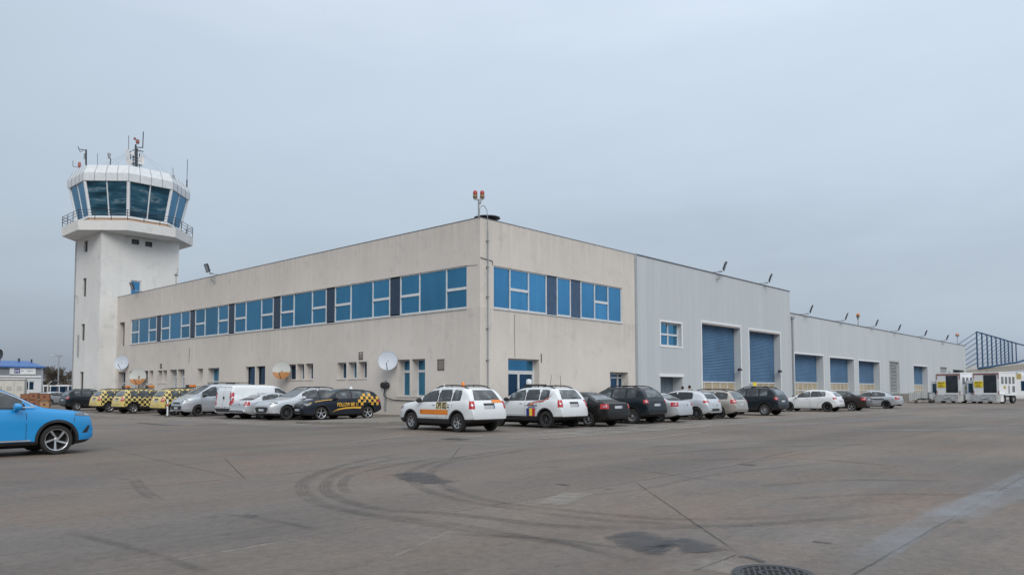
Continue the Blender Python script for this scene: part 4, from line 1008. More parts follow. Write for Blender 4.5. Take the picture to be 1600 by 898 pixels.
for i in (3, 5): P(MB().box((xs[i]+.002, .10, WB_+.03), (xs[i+1]-.002, .14, WT)).build('infill_panel', M['infillR'], office))
P(MB().box((1.07, -.05, WB_-.05), (14.3, .115, WB_-.002)).build('sill', M['frame'], office))
# ground-floor windows in deep reveals
for n_, (a, b, c, d) in enumerate(low):
    if c < .5:
        w = make_window(office, (0, 0, 0), (0, 1, 0), (1, 0, 0), a, b, c, d, [(1, 's'), (1, 's')], .55, lambda r: M['pane'] if r < .6 else M['pane_dark'], tr=.66, name='door', trbar=.10)
    elif d-c > 1.7:
        w = make_window(office, (0, 0, 0), (0, 1, 0), (1, 0, 0), a, b, c, d, [(1, 's')], .55, lambda r: M['pane'], tr=.68, trbar=.16)
    elif n_ in (8, 9): w = make_window(office, (0, 0, 0), (0, 1, 0), (1, 0, 0), a, b, c, d, [(1, 'f')], .30, lambda r: M['pane_dark'], bar=.05, frame=M['darksteel'])
    else: w = make_window(office, (0, 0, 0), (0, 1, 0), (1, 0, 0), a, b, c, d, [(1, 'f')], .50, lambda r: M['pane'] if r < .3 else M['pane_dark'], bar=.08)
    P(w)
    if c > .5: P(MB().box((-.04, a-.03, c-.05), (.45, b+.03, c-.003)).build('sill', M['beige'], office))
w = make_window(office, (0, 0, 0), (0, 1, 0), (1, 0, 0), 51.17, 52.6, 6.15, 8.6, [(1, 'f')], .5, lambda r: M['pane_dark'], frame=M['darksteel']); P(w)
w = make_window(office, (0, 0, 0), (1, 0, 0), (0, 1, 0), 2.34, 5.16, 2.62, 3.38, [(1, 'f')], .5, lambda r: M['paneR'], name='fanlight'); P(w)
w = make_window(office, (0, 0, 0), (1, 0, 0), (0, 1, 0), 2.34, 5.16, .1, 2.617, [(1, 'f'), (1, 'f')], .5, lambda r: M['pane_dark'], name='entrance_door', bar=.14); P(w)
h_ = MB().tube((3.66, .40, .9), (3.66, .40, 1.6), .02).tube((3.84, .40, .9), (3.84, .40, 1.6), .02).build('handle', M['darksteel'], w)
w = make_window(office, (0, 0, 0), (1, 0, 0), (0, 1, 0), 12.66, 14.9, .1, 2.75, [(.7, 's'), (1, 's'), (.7, 's')], .5, lambda r: M['pane_dark'], name='entrance_door', bar=.16, tr=.86, trbar=.1, frame=mat('door_grey', (.42, .43, .44), .5)); P(w)
# louvred vents
for (a, b, c, d) in ((2.96, 3.53, 2.7, 3.36), (10.86, 11.29, 3.56, 4.06), (41.98, 42.36, 3.66, 4.09)):
    v = MB().box((-.03, a, c), (.0-.002, a+.05, d)).box((-.03, b-.05, c), (-.002, b, d)).box((-.03, a, c), (-.002, b, c+.05)).box((-.03, a, d-.05), (-.002, b, d))
    k = c+.10
    while k < d-.08:
        v.add([(-.028, a+.05, k-.03), (-.028, b-.05, k-.03), (-.006, b-.05, k+.035), (-.006, a+.05, k+.035)], [(0, 1, 2, 3)]); k += .11
    P(v.build('vent_grille', mat('vent_brown', (.13, .115, .105), .7), office))
# downpipe / conduit at the corner with goose-neck, junction box
dp = MB().tube((.55, -.09, .25), (.55, -.09, 10.7), .038).path([(.55, -.09, 10.7), (.50, -.12, 11.3), (.45, -.12, 11.75), (.25, -.12, 11.98), (0, -.12, 11.95), (-.15, -.12, 11.7), (-.15, -.12, 11.36)], .022)
for z in (1.5, 3.2, 5, 6.8, 8.5, 10): dp.box((.47, -.15, z), (.63, -.003, z+.05))
P(dp.build('downpipe', M['steel'], office))
P(MB().path([(.05, -.03, 9.05), (.05, -.03, 9.0), (1.0, -.03, 8.93), (1.0, -.03, 8.70)], .018).path([(-.012, .2, 8.6), (-.012, 1.2, 8.66)], .01).build('cable', M['darksteel'], office))
# cracks in the render, thin dark lines, and a small conduit
P(MB().path([(-.012, 36.3, 5.3), (-.012, 36.35, 4.0)], .02).build('conduit', M['darksteel'], office))
P(MB().path([(2.9, -.012, 6.0), (2.88, -.012, 4.9), (2.92, -.012, 3.45)], .012).build('cable', M['darksteel'], office))
P(MB().path([(5.35, -.02, 3.2), (5.3, -.05, 3.75)], .025).build('conduit', M['darksteel'], office))
# wall-mounted reels with a cable loop to the right of the dark blue guide car
rl = thing('hose_reel', 'pair of black round cable reels fixed to the office wall with a looping cable', 'cable reel', (-.12, 8.4, 1.85))
for dy in (.18, -.22): MB().lathe([(.001, -.09), (.17, -.09), (.20, -.05), (.20, .05), (.17, .09), (.001, .09)], 18, 'z', Matrix.Translation((0, dy, 0)) @ Matrix.Rotation(R(90), 4, 'Y')).build('reel', M['black'], rl, smooth=40)
MB().path([(0, 0, -.1), (-.02, .02, -.45), (0, .10, -.60), (0, -.2, -.80), (.06, -.8, -.92), (.08, -3.4, -.98)], .028).build('cable', M['black'], rl)
MB().box((.02, -.03, -1.6), (.11, .05, .3)).build('backplate', M['steel'], rl)
# corner obstruction lamps
def obstruction(loc, label, h=1.05, rz=0.0, col='red'):
    t = thing('obstruction_light', label, 'warning light', loc, rz, 'obstruction lights on the roofs')
    MB().tube((0, 0, -.3), (0, 0, h), .05).box((-.25, -.06, h), (.25, .06, h+.08)).build('mast', M['steel'], t)
    for s in (-1, 1):
        l = MB().lathe([(.11, 0), (.13, .04), (.13, .2), (.10, .24)], 12, T=Matrix.Translation((.2*s, 0, h+.08))).build('lamp_base', mat('amber_housing', (.20, .14, .07), .5), t, smooth=40)
        MB().lathe([(.12, .24), (.13, .34), (.09, .45), (.001, .48)], 12, T=Matrix.Translation((.2*s, 0, h+.08))).build('lens', mat('red_lens', (.32, .03, .015), .3, emit=(1, .08, .02, .05)) if col == 'red' else M['orange'], l, smooth=50)
    MB().lathe([(.09, -.02), (.09, -.18), (.05, -.22)], 10, T=Matrix.Translation((.06, 0, h))).build('junction_box', M['steel'], t)
    return t
obstruction((.12, .22, Hh+.055), 'twin red warning lamp on a short mast at the office roof corner', 1.0, R(-45))
# flat raised dish / hatch behind the parapet
t = thing('roof_dish', 'dark flat upturned dish standing behind the office parapet near the corner', 'dish', (1.55, .95, Hh))
MB().lathe([(.001, .12), (.3, .14), (.62, .30), (.78, .34), (.78, .39), (.6, .38), (.001, .26)], 28).build('bowl', M['darksteel'], t, smooth=40)
MB().tube((0, 0, -.3), (0, 0, .4), .09).build('post', M['darksteel'], t)
# floodlights on the roof edges
def floodlight(loc, rz, label, s=1.0, brk=False):
    t = thing('floodlight', label, 'floodlight', loc, rz, 'floodlights along the roof edges')
    MB().path([(0, 1.0*s, .12), (0, 0, .10), (0, -.55*s, .12)], .035).box((-.12, -.5*s, .08), (.12, -.3*s, .18)).build('arm', M['steel'], t)
    T = Matrix.Translation((0, -.62*s, .22)) @ Matrix.Rotation(R(20), 4, 'X')
    MB().box((-.26*s, -.05, -.02), (.26*s, .05, .62*s), T=T).box((-.20*s, .052, .05), (.20*s, .10, .5*s), T=T).build('lamp_head', M['darksteel'], t)
    MB().box((-.21*s, -.058, .04), (.21*s, -.052, .56*s), T=T).build('lens', mat('flood_lens', (.30, .34, .38), .2), t)
    if brk: MB().tube((0, -.12, .1), (0, -.12, -.75), .04).path([(0, -.14, -.55), (0, -.38, -.45), (0, -.45, -.3)], .05).build('bracket', M['steel'], t)
    return t
floodlight((.1, 31.7, Hh+.03), R(-90), 'floodlight halfway along the roof edge of the beige office', 1.15, True)
floodlight((.1, 47.6, Hh+.03), R(-90), 'floodlight on the office roof edge in front of the tower window', 1.15)
# satellite dishes on the side wall
def dish(loc, r, face, label, rust=None, pole=.0):
    t = thing('satellite_dish', label, 'satellite dish', loc, 0, 'satellite dishes on the office side wall')
    mt, n, b = nt('dish_face')
    tc = n.nodes.new('ShaderNodeTexCoord'); s = n.nodes.new('ShaderNodeSeparateXYZ'); n.links.new(tc.outputs['Object'], s.inputs[0])
    if rust:
        f = mathn(n, 'ADD', mathn(n, 'MULTIPLY', s.outputs['X'], -1.0/r*.5), mathn(n, 'MULTIPLY', noise(n, 5, 8, .7), .5))
        c = ramp(n, f, [(rust-.03, (.50, .52, .50)), (rust+.03, (.40, .17, .045)), (.95, (.30, .11, .03))])
    else: c = ramp(n, noise(n, 2, 5), [(.3, (.47, .52, .60)), (.7, (.56, .61, .68))])
    n.links.new(c, b.inputs['Base Color']); b.inputs['Roughness'].default_value = .5
    v = Vector(face).normalized(); q = v.to_track_quat('Z', 'Y'); T = q.to_matrix().to_4x4()
    prof = [(r*i/10, -.16*r*(1-(i/10)**2)) for i in range(11)]
    d = MB().lathe([(max(a, .001), h) for a, h in prof]+[(r*1.02, .01), (r*1.0, -.02), (r*.5, -.16*r)], 36).build('reflector', mt, t, smooth=50)
    # local x of the dish is made to point up so that the rust collects at its lower edge
    up = Vector((0, 0, 1)); zax = v; yax = zax.cross(up).normalized(); xax = yax.cross(zax).normalized()
    d.matrix_local = Matrix((xax, yax, zax)).transposed().to_4x4()
    a = -xax*r*.95; MB().path([a, a*.55+v*r*.75], .022).build('feed_arm', M['darksteel'], t)
    e = a*.55+v*r*.75; MB().tube(e, e-v*.12+xax*.04, .045).build('receiver', M['steel'], t)
    if pole: MB().tube((.12, 0, .1), (.12, 0, -pole), .05).path([(0, 0, 0)-v*.12 if False else tuple(-v*.1), (.12, 0, 0)], .04).build('pole', M['brown'], t)
    else: MB().path([tuple(-v*.05), tuple(-v*.25+Vector((.05, 0, -.1))), (abs(loc[0])-.01, 0, -.25)], .035).build('bracket', M['steel'], t)
    return t
VF = Vector((-.75, -.66, .22))
dish((-.55, 7.55, 3.38), .60, VF, 'clean grey-white dish on the wall beside the two tall office windows')
dish((-.6, 19.9, 3.03), .66, VF, 'dish with a rusty lower half beside the three small square windows', .34)
dish((-.6, 46.0, 2.93), .80, VF, 'rust-bottomed dish on a brown pole behind the chequered SUVs', .40, 2.6)
dish((-.5, 50.4, 4.40), .72, VF, 'plain white dish high on the wall nearest the tower')

# ------------------------------------------------------------------ hangars
hg = thing('tall_hangar', 'tall pale grey sheet-clad hangar with two high blue shutters', 'hangar', (30, 14, 0))
def shutter(parent, a, b, z0, z1, zp, dep, par, win=True):
    mb = MB(); z = zp; k = 0; st = .13; vs = []; fs = []; n = int((z1-zp)/st)
    for i in range(n+1):
        zz = zp+(z1-zp)*i/n
        vs += [(a, dep, zz), (b, dep, zz), (a, dep+.028, min(zz+st*.35, z1)), (b, dep+.028, min(zz+st*.35, z1)), (a, dep-.006, min(zz+st*.9, z1)), (b, dep-.006, min(zz+st*.9, z1))]
    q = len(vs)//2
    fs = [(2*i, 2*i+1, 2*i+3, 2*i+2) for i in range(q-1)]
    mb.add(vs, fs); s = mb.build('roller_shutter', M['shutter'], parent, fix=False); P(s, parent)
    # lower section: beige light panels in white frames
    f = MB(); n = max(3, int((b-a)/1.25)); rows = [(z0, (z0+zp)/2), ((z0+zp)/2, zp)] if zp-z0 > 1.0 else [(z0, zp)]
    f.box((a, dep-.05, zp-.06), (b, dep+.02, zp+.05))
    for (c, d) in rows: f.box((a, dep-.045, c), (b, dep+.02, c+.09))
    for i in range(n+1):
        x = a+(b-a)*i/n; f.box((max(a, x-.035), dep-.04, z0), (min(b, x+.035), dep+.015, zp-.06))
    fo = f.build('panel_frame', M['frame'], s)
    g_ = MB().box((a, dep+.0, z0), (b, dep+.01, zp)); g_.build('light_panel', M['panelbeige'], s)
    return s
ops = [(19.35-16, 22.46-16, 4.86, 6.67, .35), (19.25-16, 22.52-16, .02, 2.51, .9), (25.73-16, 32.8-16, .02, 7.04, .62), (34.55-16, 41.41-16, .02, 6.95, .62)]
wl = MB(); wall(wl, (16.0, 0, 0), (1, 0, 0), (0, 1, 0), 28.0, Hh, ops)
wl.add([(44, 0, 0), (44, 30, 0), (44, 30, Hh), (44, 0, Hh)], [(0, 1, 2, 3)])
wl.add([(16, 30, 0), (44, 30, 0), (44, 30, Hh), (16, 30, Hh)], [(0, 1, 2, 3)])
P(wl.build('wall', M['grey'], hg, fix=False), hg)
P(MB().box((16.05, .3, Hh-.3), (43.7, 29.7, Hh-.05)).build('roof', M['roofing'], hg), hg)
P(MB().box((16.03, -.05, Hh+.002), (44.05, .3, Hh+.07)).box((43.75, .302, Hh+.002), (44.05, 30, Hh+.07)).build('parapet_capping', M['capping'], hg), hg)
P(MB().box((15.86, -.06, .1), (16.12, -.002, Hh)).build('corner_flashing', mat('flashing_grey', (.33, .35, .37), .5), hg), hg)
w = make_window(hg, (0, 0, 0), (1, 0, 0), (0, 1, 0), 19.35, 22.46, 4.86, 6.67, [(1, 's'), (1, 's')], .35, lambda r: M['pane'], tr=.5, bar=.12, trbar=.14); P(w, hg)
for (a, b, c, d) in ((19.35, 22.46, 4.86, 6.67),): P(MB().box((a-.15, -.035, d), (b+.15, -.003, d+.13)).box((a-.15, -.035, c-.10), (b+.15, -.003, c)).box((a-.15, -.03, c), (a, -.004, d)).box((b, -.03, c), (b+.15, -.004, d)).build('window_trim', M['white'], hg), hg)
P(MB().box((19.26, .86, .03), (22.5, .90, 2.50)).box((21.3, .84, .03), (21.34, .858, 2.48)).build('side_door', mat('slate_door', (.13, .17, .21), .5), hg), hg)
P(MB().box((19.1, -.06, 2.515), (22.7, -.003, 2.72)).build('door_canopy', M['white'], hg), hg)
P(shutter(hg, 25.73, 32.8, .03, 7.0, 2.17, .62, None), hg) if False else shutter(hg, 25.73, 32.8, .03, 7.0, 2.17, .62, None)
shutter(hg, 34.55, 41.41, .03, 6.92, 2.16, .62, None)
tr_ = mat('opening_trim', (.50, .44, .42), .6)
for a, b, d in ((25.73, 32.8, 7.04), (34.55, 41.41, 6.95)):
    P(MB().box((a-.14, -.04, d+.002), (b+.14, -.003, d+.16)).box((a-.14, -.035, .05), (a, -.004, d)).box((b, -.035, .05), (b+.14, -.004, d)).build('opening_trim', M['white'], hg), hg)
    P(MB().box((a, .0, d-.10), (b, .5, d-.003)).build('lintel', tr_, hg), hg)
# lamps on the reveals
for i, x in enumerate((32.4, 41.05)):
    t = thing('wall_lamp', ['black bulkhead lamp on the pier between the two tall shutters', 'black bulkhead lamp right of the second tall shutter'][i], 'lamp', (x, .05, 3.3))
    MB().box((-.06, -.02, -.08), (.4, .02, .08)).build('bracket', M['black'], t)
    MB().lathe([(.05, .12), (.14, .08), (.22, -.06), (.20, -.12), (.001, -.12)], 14, T=Matrix.Translation((-.1, -.18, 0))).build('lamp_shade', M['black'], t, smooth=40)
# low hangar
LH = 9.13
lh = thing('low_hangar', 'long lower grey hangar with five blue shutters and a louvred panel', 'hangar', (80, 14, 0))
so = [(44.88, 52.8, 5.14, 2.26, 1), (54.72, 62.71, 5.06, 2.24, 1), (64.3, 72.46, 4.97, 2.22, 1), (88.08, 95.74, 4.9, 2.2, 1)]
ops = [(a-44.002, b-44, .45, z, .75) for a, b, z, _, _ in so]+[(76.81-44, 80.79-44, 1.26, 5.15, .3), (103.46-44, 107.91-44, 3.2, 5.05, .3), (111.95-44, 120.35-44, .6, 4.81, 1.0)]
wl = MB(); wall(wl, (44.002, .002, 0), (1, 0, 0), (0, 1, 0), 77.6, LH, ops, z0=.6 if False else 0)
wl.add([(121.6, .002, 0), (121.6, 30, 0), (121.6, 30, LH), (121.6, .002, LH)], [(0, 1, 2, 3)])
wl.add([(44.01, 30, 0), (121.6, 30, 0), (121.6, 30, LH), (44.01, 30, LH)], [(0, 1, 2, 3)])
P(wl.build('wall', M['greylow'], lh, fix=False), lh)
P(MB().box((44.3, .3, LH-.3), (121.3, 29.7, LH-.05)).build('roof', M['roofing'], lh), lh)
P(MB().box((44.06, -.05, LH+.002), (121.65, .28, LH+.07)).build('parapet_capping', M['capping'], lh), lh)
P(MB().box((44.1, -.05, .02), (121.62, -.002, .95)).build('plinth', M['concrete'], lh), lh)
P(MB().tube((44.32, -.12, .1), (44.32, -.12, 8.6), .09).lathe([(.2, 0), (.2, .25), (.1, .0)], 8, T=Matrix.Translation((44.32, -.14, 8.6))).build('downpipe', M['steel'], lh), lh)
for a, b, z, zp, _ in so:
    shutter(lh, a, b, .5, z-.03, zp, .75, None)
    P(MB().box((a-.14, -.04, z+.002), (b+.14, -.003, z+.14)).box((a-.12, -.035, .96), (a, -.004, z)).box((b, -.035, .96), (b+.12, -.004, z)).build('opening_trim', M['white'], lh), lh)
lv = MB().box((76.81, .22, 1.26), (80.79, .28, 5.15))
k = 1.4
while k < 5.0: lv.add([(77.0, .05, k), (80.6, .05, k), (80.6, .2, k+.13), (77.0, .2, k+.13)], [(0, 1, 2, 3)]); k += .19
lv.box((76.6, -.05, 1.06), (81.0, -.003, 1.255)).box((76.6, -.05, 5.16), (81.0, -.003, 5.35)).box((76.6, -.045, 1.26), (76.8, -.004, 5.15)).box((80.8, -.045, 1.26), (81.0, -.004, 5.15))
P(lv.build('louvre_panel', mat('louvre_grey', (.36, .38, .39), .5), lh), lh)
P(MB().box((103.46, .2, 3.2), (107.91, .28, 5.05)).build('blind_panel', mat('blind_grey', (.30, .31, .32), .6), lh), lh)
P(MB().box((111.95, .9, .6), (120.35, 1.0, 4.81)).build('dark_doorway', M['infill'], lh), lh)
for i, (x, z, lab, s, brk) in enumerate(((28.4, Hh, 'floodlight with wall bracket on the tall grey hangar roof, nearest the office', 1.2, True), (37.6, Hh, 'second floodlight on the tall grey hangar roof, above the second shutter', 1.2, False),
      (47.4, LH, 'floodlight on the low hangar roof next to the step in the roofline', 1.3, False), (58.0, LH, 'floodlight on the low hangar roof above the second low shutter', 1.3, False), (69.0, LH, 'floodlight on the low hangar roof just right of the orange warning lamp', 1.3, False),
      (78.7, LH, 'floodlight on the low hangar roof above the louvred panel', 1.3, False), (92.0, LH, 'floodlight on the low hangar roof above the fourth low shutter', 1.3, False), (105.0, LH, 'floodlight with wall bracket near the far end of the low hangar roof', 1.3, True))):
    floodlight((x, .12, z+.07), R(20), lab, s, brk)
obstruction((65.6, .3, LH+.07), 'amber warning lamp on a mast halfway along the low hangar roof', 1.0, R(35), 'orange')
obstruction((117.3, .3, LH+.07), 'twin warning lamp at the far right end of the low hangar roof', 1.4, R(-35), 'orange')

# ------------------------------------------------------------------ control tower
tw = thing('control_tower', 'white rendered air traffic control tower with an eight-sided glazed cab and railed gallery', 'tower', (2.4, 56.9, 0))
X0, X1, Y0, Y1, TZ = -1.7, 6.3, 53.22, 60.9, 18.0
wl = MB()
wall(wl, (X0, Y0, 0), (1, 0, 0), (0, 1, 0), X1-X0, TZ, [(2.95, 4.05, 11.62, 13.25, .15), (2.95, 3.75, 17.1, 17.65, .2), (4.35, 5.1, 17.05, 17.6, .2)])
wall(wl, (X0, Y0, 0), (0, 1, 0), (1, 0, 0), Y1-Y0, TZ, [(4.0, 5.1, 16.4, 18.0-.35, .2), (4.1, 5.2, 11.6, 13.6, .2), (4.2, 5.3, 6.9, 8.7, .2), (4.2, 5.3, 1.6, 3.6, .2)])
wl.add([(X1, Y0, 0), (X1, Y1, 0), (X1, Y1, TZ), (X1, Y0, TZ)], [(0, 1, 2, 3)]).add([(X0, Y1, 0), (X1, Y1, 0), (X1, Y1, TZ), (X0, Y1, TZ)], [(0, 1, 2, 3)])
P(wl.build('shaft', M['towerwall'], tw, fix=False), tw)
w = make_window(tw, (X0, Y0, 0), (1, 0, 0), (0, 1, 0), 2.95, 4.05, 11.62, 13.25, [(1, 'f')], .15, lambda r: M['paneR'], bar=.12); P(w, tw)
for a, c, d in ((2.95, 17.1, 17.65), (4.35, 17.05, 17.6)):
    w = make_window(tw, (X0, Y0, 0), (1, 0, 0), (0, 1, 0), a, a+.78, c, d, [(1, 'f')], .2, lambda r: M['opening'], bar=.04, frame=M['darksteel']); P(w, tw)
for a, c, d in ((4.0, 16.4, 17.65), (4.1, 11.6, 13.6), (4.2, 6.9, 8.7), (4.2, 1.6, 3.6)):
    w = make_window(tw, (X0, Y0, 0), (0, 1, 0), (1, 0, 0), a, a+1.1, c, d, [(1, 'f')], .2, lambda r: M['opening'], bar=.06, frame=mat('tower_frame_grey', (.32, .33, .33), .6)); P(w, tw)
OC = Vector((2.42, 56.95, 0))
def ring(Rr, z): return [OC+Vector((Rr*cos(R(22.5+45*k)), Rr*sin(R(22.5+45*k)), z)) for k in range(8)]
def band(mb, rings, mi=0):
    k = len(mb.v); vs = [p for r_ in rings for p in r_]
    mb.add(vs, [(8*i+j, 8*i+(j+1) % 8, 8*i+8+(j+1) % 8, 8*i+8+j) for i in range(len(rings)-1) for j in range(8)], mi)
gal = MB(); band(gal, [ring(4.3, 17.9), ring(6.45, 18.05), ring(6.5, 19.05), ring(6.2, 19.10), ring(5.2, 19.08)])
P(gal.build('gallery', M['towerwall'], tw), tw)
P(MB().add(ring(5.3, 19.07), [tuple(range(8))]).build('gallery_floor', M['roofing'], tw), tw)
up_ = MB(); band(up_, [ring(5.22, 19.0), ring(5.15, 19.55)]); P(up_.build('cab_plinth', mat('tan_plinth', (.50, .33, .22), .7), tw), tw)
si = MB(); band(si, [ring(5.16, 19.55), ring(5.28, 19.57), ring(5.28, 19.78), ring(5.05, 19.80)]); P(si.build('cab_sill', M['white'], tw), tw)
gb, gtp = ring(5.02, 19.75), ring(5.78, 23.3)
ctr = lambda a, b, t: a+(b-a)*t
cab = MB(); fr = []
for k in range(8):
    a0, b0, a1, b1 = gb[k], gb[(k+1) % 8], gtp[k], gtp[(k+1) % 8]
    for i in range(2):
        q = [ctr(a0, b0, i/2), ctr(a0, b0, (i+1)/2), ctr(a1, b1, (i+1)/2), ctr(a1, b1, i/2)]
        pn = MB().add(q, [(0, 1, 2, 3)]).build('cab_pane', M['cab'], tw, fix=False); P(pn, tw)
        if k in (3, 6): pn.data.materials[0] = M['pane']
fm = MB()
for k in range(8):
    fm.tube(gb[k], gtp[k], .17, n=6); m0 = ctr(gb[k], gb[(k+1) % 8], .5); m1 = ctr(gtp[k], gtp[(k+1) % 8], .5); fm.tube(m0, m1, .07, n=6)
P(fm.build('cab_mullions', M['white'], tw), tw)
cab_inner = MB()   # nothing built behind the glass; its streaks are reflection painted in the colour
rf_ = MB(); band(rf_, [ring(5.75, 23.28), ring(6.0, 23.3), ring(6.02, 24.12), ring(5.55, 25.05), ring(5.3, 25.12)]); rf_.add(ring(5.32, 25.1), [tuple(range(8))])
rf_.add(ring(5.8, 23.29), [tuple(range(7, -1, -1))])
jn = rf_
for k in range(8):
    rr0, rr1, rr2 = ring(6.03, 23.3), ring(6.05, 24.12), ring(5.58, 25.07)
    for i in range(4):
        a = [ctr(q[k], q[(k+1) % 8], i/4) for q in (rr0, rr1, rr2)]; jn.path(a, .022, n=4, mi=1)
P(rf_.build('cab_roof', [mat('white_metal_fascia', (.64, .67, .70), .45), M['steel']], tw), tw)
rl_ = MB(); top_, mid_, md2, bot_ = (ring(6.42, z) for z in (20.15, 19.85, 19.55, 19.08))
for k in range(8):
    for q in (top_, mid_, md2): rl_.tube(q[k], q[(k+1) % 8], .028, n=5)
    for i in range(3): rl_.tube(ctr(bot_[k], bot_[(k+1) % 8], i/3), ctr(top_[k], top_[(k+1) % 8], i/3), .035, n=5)
P(rl_.build('railing', M['darksteel'], tw), tw)
P(MB().tube((X0-.08, 60.6, 0), (X0-.08, 60.6, 17.8), .045).build('downpipe', M['steel'], tw), tw)
P(MB().tube((X0-.12, 59.0, 5.2), (X0-.12, 59.0, 7.6), .06).build('conduit', M['steel'], tw), tw)
P(MB().path([(X0-.02, 60.0, 11.9), (X0-.4, 59.6, 11.7), (X0-.4, 59.0, 11.75)], .04).build('wall_arm', M['steel'], tw), tw)
P(MB().tube((X1-.3, Y0-.06, 11.3), (X1-.3, Y0-.06, 14.6), .03).box((X1-.45, Y0-.15, 14.3), (X1-.15, Y0-.003, 14.42)).tube((X1-.2, Y0-.1, 14.4), (X1-.15, Y0-.1, 15.2), .02).build('conduit', M['steel'], tw), tw)
# aerials on the cab roof: each stands on its own
def PT(px, py): return PD(px, py, (OC-EYE).dot(FW)+.0)
def mast(name, label, base, parts, mt=None):
    t = thing(name, label, 'aerial', base, 0, 'aerials on the tower roof')
    for nm_, f, mt_ in parts:
        b = MB(); f(b); b.build(nm_, mt_, t)
    return t
def rel(b, px, py): return PT(px, py)-b
b0 = PT(210, 262); st_ = M['steel']; ds = M['darksteel']
def big(b):
    b.tube(rel(b0, 212, 264), rel(b0, 212, 226), .10).tube(rel(b0, 218, 262), rel(b0, 218, 240), .05).path([rel(b0, 212, 230), rel(b0, 223, 231), rel(b0, 224, 206)], .05).path([rel(b0, 212, 234), rel(b0, 224, 237)], .05)
    b.tube(rel(b0, 208, 263), rel(b0, 208, 238), .05); b.tube(rel(b0, 214.5, 262), rel(b0, 214.5, 232), .06)
    for q in range(5): b.path([rel(b0, 208, 260-q*5), rel(b0, 214.5, 257-q*5), rel(b0, 208, 255-q*5)], .03)
    b.path([rel(b0, 205, 246), rel(b0, 222, 248)], .04).path([rel(b0, 209, 240), rel(b0, 203, 237)], .04)
    b.path([rel(b0, 200, 255), rel(b0, 222, 259)], .05).path([rel(b0, 204, 240), rel(b0, 204, 254)], .04)
def pnl(b):
    for x, y0, y1 in ((200, 234, 258), (223, 242, 258), (219, 246, 257), (204, 250, 258)):
        p = rel(b0, x, y0); q = rel(b0, x, y1); b.box((p.x-.14, p.y-.1, q.z), (p.x+.14, p.y+.1, p.z))
    p = rel(b0, 207, 241); b.tube(p, p+Vector((-.1, -.25, 0)), .18, n=14)
    p = rel(b0, 217, 250); b.tube(p, p+Vector((0, -.25, 0)), .14, n=12)
def hd_(b):
    p = rel(b0, 215, 222); b.lathe([(.001, .3), (.16, .25), (.2, 0), (.14, -.2), (.001, -.22)], 12, T=Matrix.Translation(p)).lathe([(.001, .2), (.12, .15), (.14, 0), (.001, -.15)], 10, T=Matrix.Translation(p+Vector((-.3, 0, .25))))
mast('antenna_mast', 'tallest cluster of aerials and radio panels in the middle of the tower roof', b0,
     [('pole', big, ds), ('radio_panel', pnl, M['whitedirty']), ('beacon_head', hd_, mat('rust_red_lamp', (.28, .12, .10), .6)), ('whip', lambda b: b.tube(rel(b0, 201, 236), rel(b0, 201, 212), .03), ds)])
b1 = PT(134, 258)
def lf(b): b.tube(rel(b1, 134.5, 258), rel(b1, 134.5, 234), .09).path([rel(b1, 134.5, 235), rel(b1, 123, 233), rel(b1, 122, 229)], .04).path([rel(b1, 124, 233), rel(b1, 125, 238), rel(b1, 130, 235)], .025)
mast('antenna_mast', 'short post with a side arm and small box at the left of the tower roof', b1, [('pole', lf, ds), ('box', lambda b: b.box(rel(b1, 132, 249)-Vector((.1, .1, 0)), rel(b1, 134, 240)+Vector((.05, .1, 0))), st_)])
b2 = PT(124, 262)
mast('obstruction_light', 'small red lamp at the left edge of the tower roof', b2, [('lamp', lambda b: b.lathe([(.001, .65), (.14, .55), (.17, .2), (.08, 0)], 12), mat('faded_red', (.36, .12, .09), .6)), ('arm', lambda b: b.path([(0, 0, 0), rel(b2, 114, 260), rel(b2, 114, 251)], .025), ds)])
b3 = PT(172, 256)
mast('wind_sensor', 'wind sensor with a round head standing on the tower roof left of the aerial cluster', b3, [('pole', lambda b: b.path([(0, 0, -.2), rel(b3, 173, 249), rel(b3, 170, 243)], .05), ds), ('head', lambda b: b.lathe([(.001, .15), (.17, .1), (.17, -.05), (.1, -.5), (.001, -.52)], 12, T=Matrix.Translation(rel(b3, 170.5, 241))), st_)])
b4 = PT(292, 288)
mast('whip_aerial', 'tall thin whip aerial at the right edge of the tower roof', b4, [('whip', lambda b: b.tube((0, 0, -.3), rel(b4, 293, 249), .03), ds), ('base', lambda b: b.tube((0, 0, -.3), (0, 0, .5), .07), ds)])
b5 = PT(271, 276)
mast('whip_aerial', 'shorter whip aerial with a small box near the right edge of the tower roof', b5, [('whip', lambda b: b.tube((0, 0, -.4), rel(b5, 270, 262), .025), ds), ('box', lambda b: b.box((-.08, -.08, -.2), (.1, .08, .15)), st_)])
b6 = PT(152, 258)
mast('whip_aerial', 'short whip aerial on the tower roof beside the post with the side arm', b6, [('whip', lambda b: b.tube((0, 0, -.2), rel(b6, 152.5, 240), .022), ds)])
gw = MB()
for x, y in ((248, 266), (262, 270), (180, 258), (170, 258), (158, 259)): gw.tube(PT(212, 232), PT(x, y), .012, n=4)
tag(gw.build('guy_wires', M['steel']), 'thin stay wires running down from the aerial cluster to the tower roof edge', 'wires')

